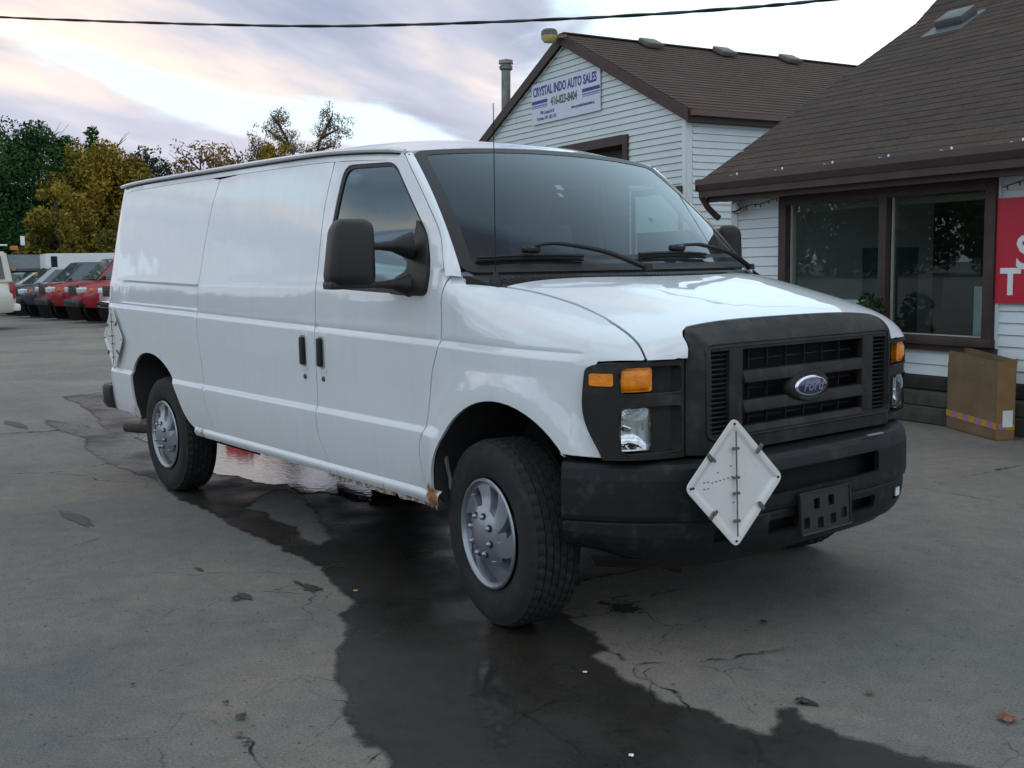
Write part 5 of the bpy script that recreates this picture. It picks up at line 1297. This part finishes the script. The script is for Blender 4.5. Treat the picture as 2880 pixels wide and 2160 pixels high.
# chimney pipe (galvanised flue through the left slope)
cp=lathe('flue_pipe',[(.085,-.9),(.085,.42),(.12,.45),(.125,.50),(.10,.51),(.10,.535),(.135,.54),(.13,.60),(.0,.63)],mat('old_flue_metal',(.22,.22,.21),rough=.5,metal=.6,var=.35,vscale=6,dirt=((.16,.10,.06),.6,.75,5)),None,20)
cp.location=bw(-10.88,1.95,4.45); cp.rotation_euler=(0,R_(2.0),BR); tag(cp,label='weathered metal flue pipe with a cap on the left garage roof edge',cat='chimney pipe')
# lamp on the ridge
yl=empty('yard_light',tuple(bw(-8.88,1.60,5.07)),BR,label='round yard light with yellowed lens at the garage roof peak',cat='light')
lathe('light_lens',[(0,-.11),(.09,-.10),(.13,-.05),(.135,.01)],mat('yellowed_lens',(.50,.42,.16),rough=.4,var=.3,vscale=20),yl,20)
lathe('light_housing',[(.137,.0),(.13,.07),(.10,.10),(0,.11)],mat('housing_brown',(.12,.10,.09),rough=.6,var=.3,vscale=20),yl,20)
box('light_bracket',(.10,.12,-.02),(.24,.05,.05),M_clip,yl,rot=Matrix.Rotation(R_(35),3,'Z'))
# banner
bn=box('banner_sign',tuple(bw(-8.795,1.82,4.115)),(2.0,.010,.665),mat('banner_white',(.60,.64,.74),rough=.5,var=.04,vscale=3),None); bn.rotation_euler=(0,0,BR)
tag(bn,label='white banner with blue CRYSTAL INDO AUTO SALES lettering on the garage gable',cat='banner')
M_nb=mat('banner_blue',(.045,.05,.22),rough=.6,var=.05); M_lb=mat('banner_light_blue',(.16,.25,.55),rough=.6); M_ng=mat('banner_grey',(.09,.10,.10),rough=.6)
def bt(txt,size,x,z,mt,sx=1.,al='LEFT',bd_=0.):
    return text_mesh('banner_lettering',txt,size,mt,bn,(x,-.007,z),(R_(90),0,0),extrude=.0006,sx=sx,align=al,bold=bd_)
bt('CRYSTAL INDO AUTO SALES',.205,-.02,.125,M_nb,.70,'CENTER',.007)
bt('416-823-8404',.185,-.02,-.075,M_ng,.74,'CENTER',.006)
bt('798 County Rd 8',.075,-.52,-.185,M_nb,.82,'CENTER',.002); bt('Toronto, ON  L0E 1C0',.075,-.55,-.275,M_nb,.82,'CENTER',.002); bt('www.crystalindoautosales.ca',.070,.52,-.205,M_nb,.80,'CENTER',.002)
for sx_ in (-1,1):
    box('banner_stripe',(sx_*.75,-.0065,.025),(.48,.002,.055),M_nb,bn); box('banner_stripe',(sx_*.75,-.0065,-.035),(.48,.002,.028),M_lb,bn); box('banner_stripe',(sx_*.75,-.0065,-.067),(.48,.002,.008),M_ng,bn)
# yard fence between the two buildings
fe=empty('brown_fence',tuple(bw(-4.3,1.0,0)),BR,label='brown board fence with a post closing the gap between office and garage',cat='fence')
for k in range(14): box('fence_board',(-1.4+k*.20,0,.92),(.185,.025,1.84),M_brown,fe)
box('fence_rail',(0,-.03,1.78),(2.9,.04,.09),M_brown,fe)
box('post',(.95,-.06,1.05),(.14,.12,2.1),M_timber,fe)
# unseen red can added behind the van to put red into the puddle reflection
rc=empty('added_red_can',(-6.50,.90,0),.4,label='unseen red can added behind the van for the red reflection in the puddle',cat='can')
box('can_body',(0,0,.21),(.24,.24,.38),mat('can_red',(.95,.004,.02),rough=.35,coat=.5),rc,bev=.03,seg=3); tube('can_handle',[(-.08,0,.38),(-.06,0,.44),(.05,0,.44),(.07,0,.38)],.014,M_red,rc); tube('can_spout',[(.09,0,.36),(.12,0,.44)],.016,M_black,rc)
# ------------------------------------------------------------------ overhead cable
def dirpx(px,py):
    return (f_+r1*((px-1440)/3017.25)-u1*((py-1080)/3017.25))
A=CAMPOS+dirpx(-300,40).normalized()*20; A.z=A.z; B=CAMPOS+dirpx(2700,-60)*9.5
nrm=Vector((-(B-A).y,(B-A).x,0)).normalized()
pts=[]
for px,py in ((-300,30),(0,48),(300,60),(600,69),(900,73.5),(1200,68),(1500,57),(1800,42),(2100,21),(2300,2),(2700,-45)):
    d=dirpx(px,py); t_=(A-CAMPOS).dot(nrm)/d.dot(nrm); pts.append(tuple(CAMPOS+d*t_))
pp=[Vector(p) for p in crom(pts,24)]
bm=bmesh.new()
tw_=[p+Vector((0,0,.006*math.sin(i*.35))) for i,p in enumerate(pp)]; tw2=[p+Vector((0,.008,-.006*math.sin(i*.35))) for i,p in enumerate(pp)]
add_tube(bm,tw_,.013,6); add_tube(bm,tw2,.012,6)
tag(link('overhead_cable',bmmesh('overhead_cable',bm,60),M_wire),label='black twisted service cable sagging across the sky',cat='cable')
# ------------------------------------------------------------------ trees
def pol(az,d,z=0.): return Vector((CAMPOS.x+math.cos(R_(az))*d,CAMPOS.y+math.sin(R_(az))*d,z))
M_bark=mat('bark',(.055,.048,.042),rough=.95,var=.4,vscale=8)
def branches(h,rad,seed,n=9,spread=.55,lean=(0,0),fork=.35):
    rn=random.Random(seed); bm=bmesh.new(); tips=[]
    top=Vector((lean[0],lean[1],h*.95)); tr=[Vector((0,0,-.1)),Vector((lean[0]*.2,lean[1]*.2,h*.25)),Vector((lean[0]*.5,lean[1]*.5,h*.55)),top]
    r0_=h*.022; add_tube(bm,tr,[r0_*1.3,r0_,r0_*.6,r0_*.12],8); 
    for k in range(n):
        t_=fork+(1-fork)*k/n; zz=h*t_*.92; b=Vector((lean[0]*t_,lean[1]*t_,zz)); a=rn.uniform(0,6.28); L_=rad*(1-.5*abs(t_-.5))*rn.uniform(.7,1.1)
        e=b+Vector((math.cos(a)*L_,math.sin(a)*L_,L_*rn.uniform(.3,spread+.5))); md=(b+e)/2+Vector((0,0,L_*.12))
        add_tube(bm,[b,md,e],[r0_*.35,r0_*.2,r0_*.05],5); tips.append(e); tips.append(md)
        for q in range(3):
            a2=a+rn.uniform(-.9,.9); s_=md.lerp(e,rn.uniform(0,.8)); e2=s_+Vector((math.cos(a2),math.sin(a2),rn.uniform(.3,1.2)))*L_*.4
            add_tube(bm,[s_,e2],[r0_*.12,r0_*.03],4); tips.append(e2)
    return bmmesh('trunk',bm,60),tips
def tree(name,az,d,h,rad,mt,label,cat='tree',nleaf=5000,size=.22,seed=1,shape='round',low=.18,lean=(0,0),crad=.33,skip=0.,nclump=40,cname='crown',group=None):
    o=empty(name,tuple(pol(az,d)),rz=seed,label=label,cat=cat,group=group)
    me,tips=branches(h,rad*.8,seed,n=12,lean=lean); link('trunk',me,M_bark,o)
    rn=random.Random(seed+50); cs=[];rs=[]
    for k in range(nclump):
        t_=rn.uniform(low,1.0)
        if shape=='round': w_=math.sqrt(max(.03,1-((t_-.52)/.54)**2))
        elif shape=='cone': w_=(1-t_)*1.05+.10
        elif shape=='flat': w_=.45+.55*math.sin(t_*math.pi)
        a=rn.uniform(0,6.28); r_=rad*w_*math.sqrt(rn.uniform(.15,1)); cr_=rad*crad*rn.uniform(.6,1.25)*(.5+.5*w_)
        cs.append((math.cos(a)*r_+lean[0]*t_,math.sin(a)*r_+lean[1]*t_,h*t_-cr_*.4)); rs.append(cr_)
    if skip:
        keep=[i for i in range(len(cs)) if rn.random()>skip]; cs=[cs[i] for i in keep]; rs=[rs[i] for i in keep]
    link(cname,leafmesh(cname,cs,rs,nleaf,size,seed),mt,o); return o
FG=foliage('dark_green_foliage',[(.010,.030,.008),(.022,.070,.014),(.045,.12,.025)],.5)
FY=foliage('yellow_green_foliage',[(.055,.065,.010),(.19,.155,.02),(.36,.23,.03)],.45)
FO=foliage('orange_foliage',[(.09,.05,.02),(.22,.11,.035),(.28,.18,.06)],.6)
FR=foliage('russet_thin_foliage',[(.06,.045,.035),(.12,.08,.05),(.17,.11,.06)],.6)
FP=foliage('pine_needles',[(.012,.026,.018),(.025,.045,.028),(.045,.06,.04)],.8)
FB=foliage('dry_pale_leaves',[(.11,.09,.06),(.21,.16,.09),(.30,.23,.13)],.8)
tree('leafy_tree',168.2,58,8.5,4.6,FG,'tall dark green leafy tree at the left edge of the photo',seed=2,nleaf=46000,size=.10,nclump=90,low=.05)
tree('leafy_tree',165.2,60,8.7,2.9,FG,'highest dark green leafy tree second from the left edge',seed=3,nleaf=40000,size=.10,nclump=80,low=.05)
tree('spruce_tree',164.0,62,7.4,1.9,FG,'dark spruce just right of the tallest green tree',seed=4,nleaf=14000,size=.10,shape='cone',nclump=80,low=.1,crad=.5)
tree('spruce_tree',162.45,70,10.0,1.1,FG,'narrow dark spruce tip poking above the yellow tree',seed=5,nleaf=5000,size=.13,shape='cone',nclump=90,low=.3,crad=.55)
tree('autumn_tree',162.1,56,7.4,2.5,FY,'broad yellow-green autumn tree left of the van roof',seed=6,nleaf=42000,size=.092,nclump=90,low=.1)
tree('autumn_tree',164.2,52,5.3,1.5,FY,'low yellow-green bush-like tree in front of the dark green one',seed=7,nleaf=12000,size=.09,nclump=50,low=.05)
tree('autumn_tree',160.7,58,6.3,1.9,FY,'smaller olive tree touching the rear corner of the van',seed=8,nleaf=15000,size=.095,nclump=60,low=.1)
tree('pine_tree',160.0,60,8.1,1.5,FP,'grey-green pine with open branches behind the yellow trees',seed=9,nleaf=10000,size=.09,nclump=60,low=.3,crad=.38)
tree('thin_autumn_tree',157.4,62,8.4,2.6,FO,'thin orange tree with bare twigs on top',seed=10,nleaf=13000,size=.10,nclump=90,low=.1)
tree('thin_autumn_tree',155.4,66,8.3,2.7,FR,'low sparse russet tree behind the van roof',seed=12,nleaf=12000,size=.10,nclump=90,low=.1)
tree('thin_autumn_tree',158.9,66,7.0,2.0,FR,'sparse russet tree between the pine and the orange tree',seed=13,nleaf=8000,size=.10,nclump=70,low=.1)
tree('autumn_tree',153.7,60,8.2,1.5,FY,'yellow tree beneath the forked tree',seed=14,nleaf=8000,size=.11,nclump=60,low=.2)
# forked, half-bare tree
fk=empty('forked_tree',tuple(pol(152.2,60)),label='gnarled half-bare tree forking into two pale leafy limbs above the van roof',cat='tree')
bm=bmesh.new(); rgt=Vector((math.sin(R_(152.2)),-math.cos(R_(152.2)),0))
def fp(a,z): return rgt*a+Vector((0,0,z))
limbs=[[fp(.1,0),fp(0,4),fp(.1,6.6)],[fp(.1,6.2),fp(-.5,7.4),fp(-.9,8.4),fp(-1.3,9.2),fp(-1.7,9.7)],[fp(.1,6.5),fp(.6,7.3),fp(.8,8.3),fp(1.3,9.2),fp(1.6,9.8)],[fp(-.7,8),fp(-1.5,8.6),fp(-1.9,8.9)],[fp(.9,8.5),fp(1.9,9.0)],[fp(.7,7.8),fp(1.6,8.1)],[fp(-.2,6.9),fp(-1.6,7.6),fp(-2.6,8.0)]]
for l_ in limbs: add_tube(bm,l_,[.16 if l_ is limbs[0] else .10]+[.08]*(len(l_)-2)+[.03],6)
link('trunk',bmmesh('trunk',bm,60),M_bark,fk)
cs=[];rs=[]; rnf=random.Random(17)
for l_ in limbs[1:]:
    for a,b in zip(l_,l_[1:]):
        for k in range(7):
            p=a.lerp(b,rnf.random())+Vector((rnf.gauss(0,.28),rnf.gauss(0,.28),rnf.gauss(.1,.25))); cs.append(tuple(p)); rs.append(rnf.uniform(.16,.34))
for a,z in ((-1.7,9.6),(-1.2,9.3),(-.9,8.6),(-1.9,9.0),(1.6,9.7),(1.2,9.2),(1.9,9.1),(2.1,9.5),(2.0,8.8),(1.5,8.3),(-2.6,8.0),(-2.9,7.7),(-2.2,7.6),(-1.6,7.5),(1.4,7.9),(1.2,7.3),(.3,7.0),(-.4,6.8),(.9,6.8),(-.2,7.6),(.3,7.9),(.1,7.3),(-.6,7.9),(.8,7.9)):
    for k in range(3): cs.append(tuple(fp(a+rnf.gauss(0,.25),z+rnf.gauss(0,.22)))); rs.append(rnf.uniform(.2,.38))
link('crown',leafmesh('crown',cs,rs,9000,.055,21),FB,fk)
bm=bmesh.new()
for c_ in cs[::2]:
    p=Vector(c_); add_tube(bm,[p-Vector((rnf.uniform(-.3,.3),rnf.uniform(-.3,.3),.35)),p+Vector((rnf.uniform(-.25,.25),rnf.uniform(-.25,.25),.30))],[.022,.006],4)
tag(link('twigs',bmmesh('twigs',bm),M_bark,fk),kind='stuff')
# low hedge of scrub that closes the view under the crowns
rng=random.Random(9)
for i,(az,d,hh,mt_) in enumerate([(169.5,60,4.4,FG),(167.4,59,4.6,FG),(165.6,58,4.4,FG),(163.2,56,4.0,FG),(161.4,52,3.2,FY),(159.7,54,3.4,FR),(157.8,56,3.6,FR),(155.6,58,4.2,FG),(153.2,58,4.4,FG),(150.8,58,4.4,FG)]):
    tree('scrub_bush',az,d,hh,1.7,mt_,['dark scrub bush at the far left edge','dark scrub bush behind the tan van','dark scrub bush behind the silver cars','dark scrub bush behind the white trailer','olive scrub bush beside the van rear corner','reddish scrub bush behind the van','sparse reddish scrub bush behind the van','dark scrub bush behind the van middle','dark scrub bush under the forked tree','dark scrub bush left of the garage'][i],cat='bush',nleaf=7000,size=.11,seed=60+i,low=.0,nclump=30,crad=.45)
# far woods on the side the van's flank and glass mirror
def far_wood():
    rng=np.random.default_rng(4); cs=[];rs=[]
    for az in np.arange(184,262,.8):
        d=95+12*math.sin(az*.7); h=(4.0 if az<211 else 9.0 if az<250 else 6)+1.2*math.sin(az*.9)+1.2*math.sin(az*2.3+1)+rng.uniform(-.6,.6)
        for k in range(7): 
            p=pol(az+rng.uniform(-.5,.5),d+rng.uniform(-3,3)); cs.append((p.x,p.y,max(.5,h*rng.uniform(.1,.85)))); rs.append(rng.uniform(1.3,2.4))
    return leafmesh('far_woods',cs,rs,170000,.27,8)
tag(link('far_woods',far_wood(),foliage('far_wood_foliage',[(.015,.025,.01),(.03,.045,.016),(.09,.06,.02)],.15)),label='low belt of mixed woods beyond the road',kind='stuff')
# ------------------------------------------------------------------ background vehicles
M_cg=mat('car_glass_dark',(.05,.06,.07),rough=.05,coat=1.,var=.05); M_cgl=mat('car_windshield_glass',(.10,.13,.14),rough=.04,coat=1.,spec=1.)
M_plast=M_black
bmw=bmesh.new(); add_tube(bmw,[(0,-.12,0),(0,.12,0)],[.36,.36],24); 
WM=bmmesh('wheel',bmw,40)
bmr=bmesh.new(); add_tube(bmr,[(0,-.125,0),(0,-.10,0)],[.19,.22],20); RM_=bmmesh('rim',bmr,40)
def car(name,loc,heading,label,cat,col,kind='sedan',L_=4.7,W_=1.8,H_=1.45,hood=.95,bumperc=None,group=None,grille='bar'):
    o=empty(name,tuple(loc),heading,label=label,cat=cat,group=group)
    mt=mat('car_paint_%s'%col[0],col[1],rough=.3,coat=1.,var=.03)
    hl_=L_/2; cl=.24 if kind=='sedan' else .42; be=hood if kind!='pickup' else hood+.02
    # lower body
    st=[(-hl_,cl+.16,be-.06,.84),(-hl_+.08,cl+.04,be+.0,.95),(-hl_+.6,cl,be+.02,1.),(-.4,cl,be+.02,1.),(.5,cl,be+.01,1.),(hl_-.95,cl,be-.00,.99),(hl_-.35,cl+.02,be-.06,.96),(hl_-.06,cl+.06,be-.13,.88),(hl_,cl+.14,be-.22,.80)]
    bm=bmesh.new(); rr=[]
    for x,zb,zt,k in st:
        w_=W_/2*k
        ring=[(x,0,zb),(x,-w_*.90,zb),(x,-w_,zb+.12),(x,-w_*1.01,(zb+zt)/2+.05),(x,-w_*.965,zt-.08),(x,-w_*.88,zt),(x,0,zt+.035),(x,w_*.88,zt),(x,w_*.965,zt-.08),(x,w_*1.01,(zb+zt)/2+.05),(x,w_,zb+.12),(x,w_*.90,zb)]
        rr.append([bm.verts.new(p) for p in ring])
    for a,b in zip(rr,rr[1:]):
        for k in range(12): bm.faces.new((a[k],a[(k+1)%12],b[(k+1)%12],b[k]))
    bm.faces.new(rr[0]); bm.faces.new(rr[-1][::-1])
    link('body',bmmesh('body',bm,40),mt,o)
    # cabin
    if kind=='pickup': x0,x1,x2,x3=-.75,-.62,.62,1.32; hb=be
    elif kind=='suv': x0,x1,x2,x3=-hl_+.12,-hl_+.42,.45,1.25; hb=be
    elif kind=='van': x0,x1,x2,x3=-hl_+.04,-hl_+.16,1.15,1.75; hb=be
    else: x0,x1,x2,x3=-1.65,-.95,.20,1.10; hb=be-.01
    wb_,wt=W_/2*.90,W_/2*.70 if kind!='van' else W_/2*.80
    def cb_(bm,g,top=0.):
        v=[]
        for (x,w_,z) in ((x0,wb_,hb),(x3,wb_,hb),(x2,wt,H_),(x1,wt,H_)): v.append((bm.verts.new((x,-w_,z)),bm.verts.new((x,w_,z))))
        for a,b in ((0,1),(1,2),(2,3),(3,0)): bm.faces.new((v[a][0],v[b][0],v[b][1],v[a][1]))
        bm.faces.new([q[0] for q in v][::-1]); bm.faces.new([q[1] for q in v])
    bm=bmesh.new(); cb_(bm,0); bmesh.ops.bevel(bm,geom=bm.edges[:],offset=.045,segments=2,affect='EDGES'); link('cabin',bmmesh('cabin',bm,40),mt,o)
    def quad(nm,P,mtq,t=.012):
        bm=bmesh.new(); v=[bm.verts.new(p) for p in P]; f=bm.faces.new(v); bm.normal_update(); r=bmesh.ops.extrude_face_region(bm,geom=[f]); bmesh.ops.translate(bm,vec=-f.normal*t,verts=[g_ for g_ in r['geom'] if isinstance(g_,bmesh.types.BMVert)]); return link(nm,bmmesh(nm,bm),mtq,o)
    def mixp(a,b,t_): return tuple(lerp(a[i],b[i],t_) for i in range(3))
    def inset(P,k,off):
        c=[sum(p[i] for p in P)/len(P) for i in range(3)]; return [tuple(lerp(c[i],p[i],k)+off[i] for i in range(3)) for p in P]
    quad('windshield',inset([(x3,-wb_,hb),(x3,wb_,hb),(x2,wt,H_),(x2,-wt,H_)],.90,(.016,0,.012)),M_cgl)
    quad('rear_window',inset([(x0,wb_,hb),(x0,-wb_,hb),(x1,-wt,H_),(x1,wt,H_)],.84,(-.014,0,.012)),M_cg)
    for s in (1,-1):
        full=[(x0,-s*wb_,hb),(x3,-s*wb_,hb),(x2,-s*wt,H_),(x1,-s*wt,H_)]
        cuts=(0.03,.46,.54,.93) if kind!='van' else (.04,.28,.36,.64,.72,.95)
        for a,b in zip(cuts[::2],cuts[1::2]):
            lo=mixp(full[0],full[1],a); lo2=mixp(full[0],full[1],b); hi2=mixp(full[3],full[2],b); hi=mixp(full[3],full[2],a)
            q=[mixp(lo,hi,.14),mixp(lo2,hi2,.14),mixp(lo2,hi2,.86),mixp(lo,hi,.86)]
            quad('side_window',[(p[0],p[1]-s*.012,p[2]) for p in (q if s==1 else q[::-1])],M_cg)
        box('side_mirror',(x3-.18,-s*(W_/2+.08),hb+.09),(.10,.18,.14),mt if kind!='pickup' else M_black,o,bev=.03)
        # lamps that wrap round the nose
        box('headlamp',(hl_-.11,-s*W_/2*.74,be-.235),(.26,.30,.15),mat('car_headlamp',(.75,.77,.76),rough=.12,metal=.3,coat=1.,var=.3,vscale=25),o,rot=Matrix.Rotation(R_(-s*24),3,'Z'),bev=.03)
        box('front_indicator',(hl_-.26,-s*(W_/2*.955),be-.23),(.10,.05,.10),M_amber,o,rot=Matrix.Rotation(R_(-s*12),3,'Z'),bev=.015)
        box('tail_lamp',(-hl_+.08,-s*(W_/2*.90),be-.15 if kind!='van' else 1.02),(.14,.10,.16 if kind!='van' else .42),M_red,o,bev=.02)
        box('door_seam',(x3-.75,-s*(W_/2+.003),(cl+be)/2+.05),(.008,.006,be-cl-.12),M_dark,o)
    box('grille',(hl_-.015,0,be-.24),(.05,W_*.44,.20 if kind=='sedan' else .30),M_black,o,bev=.02)
    for k in range(2 if kind=='sedan' else 3): box('grille_bar',(hl_+.014,0,be-.30+k*.07),(.02,W_*.42,.018),M_chrome,o)
    box('front_bumper',(hl_-.02,0,cl+.16),(.20,W_*.86,.20),mt if kind=='sedan' else (M_chrome if bumperc else M_black),o,bev=.05)
    box('lower_intake',(hl_+.055,0,cl+.13),(.06,W_*.5,.09),M_dark,o,bev=.01)
    box('rear_bumper',(-hl_+.0,0,cl+.16),(.20,W_*.92,.18),(M_ivory if bumperc else mt),o,bev=.05)
    for x in (hl_-.88,-hl_+.95):
        for s in (1,-1):
            r=.36 if kind=='sedan' else .40
            q=link('wheel',WM,M_rubber,o,(x,-s*(W_/2-.12),r*.9),(0,0,0 if s==1 else math.pi)); q.scale=(r*.9/.36,1,r*.9/.36); link('rim',RM_,M_silver,q)
            bm=bmesh.new(); add_tube(bm,[(0,-.01,0),(0,.012,0)],[r*1.14,r*1.14],24); link('wheel_arch',bmmesh('wheel_arch',bm),M_dark,o,(x,-s*(W_/2-.005),r*.93))
    return o
RD=('red',(.38,.010,.030)); SV=('silver',(.42,.46,.50)); BL=('dark_blue',(.03,.05,.09)); WH=('white',(.68,.70,.70)); TN=('cream',(.62,.60,.52))
HD=R_(268)
rowd=Vector((math.cos(R_(182)),math.sin(R_(182)),0))
F0=pol(163.75,33.5)   # front of the nearer red truck
hv=Vector((math.cos(HD),math.sin(HD),0))
def park(k,L_,**kw):
    front=F0+rowd*(2.75*k); c_=front-hv*(L_/2); return c_
car('parked_truck',park(-1,5.4),HD,'white pickup truck partly hidden behind the van rear corner','pickup truck',WH,'pickup',5.4,1.95,1.86,1.16,True,group='vehicles parked in a row')
car('parked_truck',park(0,5.4),HD,'nearer of the two red pickup trucks, next to the van rear corner','pickup truck',RD,'pickup',5.4,1.95,1.88,1.17,group='vehicles parked in a row')
car('parked_truck',park(1,5.4),HD,'farther of the two red pickup trucks, with a grey grille','pickup truck',('red_b',(.33,.012,.03)),'pickup',5.4,1.95,1.88,1.17,group='vehicles parked in a row')
car('parked_truck',park(2,5.2),HD,'dark blue and silver pickup truck left of the red ones','pickup truck',BL,'pickup',5.2,1.9,1.80,1.10,group='vehicles parked in a row')
car('parked_car',park(3,4.7),HD,'silver car with pale roof beside the blue pickup truck','car',SV,'suv',4.7,1.82,1.66,1.04,group='vehicles parked in a row')
car('parked_car',park(4,4.6),HD,'light grey sedan, middle of the silver cars','car',('light_grey',(.5,.52,.53)),'sedan',4.6,1.8,1.50,.98,group='vehicles parked in a row')
car('parked_car',park(5,4.6),HD,'blue-grey sedan farthest left in the parked row','car',('blue_grey',(.30,.36,.42)),'sedan',4.6,1.8,1.50,.98,group='vehicles parked in a row')
tv=pol(166.46,31.5)
hd2=R_(262)
car('passenger_van',tv+Vector((math.cos(hd2),math.sin(hd2),0))*2.65,hd2,'cream passenger van with red tail lamp at the left edge of the photo','van',TN,'van',5.3,1.95,2.02,1.20,True)
# white box trailer, shed, clutter
tr=empty('box_trailer',tuple(pol(162.15,46)),R_(171),label='long white box trailer behind the parked row',cat='trailer')
box('trailer_box',(0,0,1.52),(2.1,4.6,1.36),mat('trailer_white',(.66,.67,.66),rough=.5,var=.05),tr,bev=.03)
box('trailer_window',(-1.06,2.02,1.72),(.02,.22,.75),M_dark,tr); box('trailer_chassis',(0,0,.75),(1.9,4.4,.16),M_dark,tr)
for y in (-.6,.5):
    for x in (-1,1): link('wheel',WM,M_rubber,tr,(x,y,.36),(0,0,R_(90)))
sh_=empty('low_shed',tuple(pol(169.6,49)),R_(170),label='long low grey-roofed shed behind the cream van',cat='shed')
box('shed_wall',(0,0,.85),(4.0,9.5,1.7),mat('shed_wall',(.09,.065,.045),rough=.9,var=.3),sh_)
M_shr=mat('shed_roof',(.10,.115,.125),rough=.7,var=.2,vscale=2)
bm=bmesh.new(); v=[bm.verts.new(p) for p in ((2.4,-5,1.66),(2.4,5,1.66),(0,5,2.24),(0,-5,2.24),(-2.4,-5,1.66),(-2.4,5,1.66))]
bm.faces.new((v[0],v[1],v[2],v[3])); bm.faces.new((v[3],v[2],v[5],v[4])); r=bmesh.ops.extrude_face_region(bm,geom=bm.faces[:]); bmesh.ops.translate(bm,vec=(0,0,-.10),verts=[g_ for g_ in r['geom'] if isinstance(g_,bmesh.types.BMVert)])
link('shed_roof',bmmesh('shed_roof',bm),M_shr,sh_)
pl=pol(166.3,46); p_=box('orange_plank',(pl.x,pl.y,1.62),(.10,1.9,.08),mat('orange_beam',(.45,.22,.10),rough=.7),None); p_.rotation_euler=(0,0,R_(76)); tag(p_,label='orange-brown beam lying level in front of the grey shed roof',cat='beam')
for i,(az,el,s_,lb,mt_) in enumerate(((166.78,1.42,(.42,.05,.06),'thin white plank resting high in the dark scrub',M_ivory),(165.85,1.62,(.16,.16,.36),'small white post figure standing in the dark scrub',M_ivory),(166.25,1.28,(.28,.1,.16),'small orange and white marker in the dark scrub',mat('orange_marker',(.6,.16,.04),rough=.6)))):
    q=pol(az,47,1.42+math.tan(R_(el))*47); o=box(['white_plank','white_post','orange_marker'][i],tuple(q),s_,mt_,None,bev=.02); o.rotation_euler=(0,0,R_(76)); tag(o,label=lb,cat=['plank','post','marker'][i])
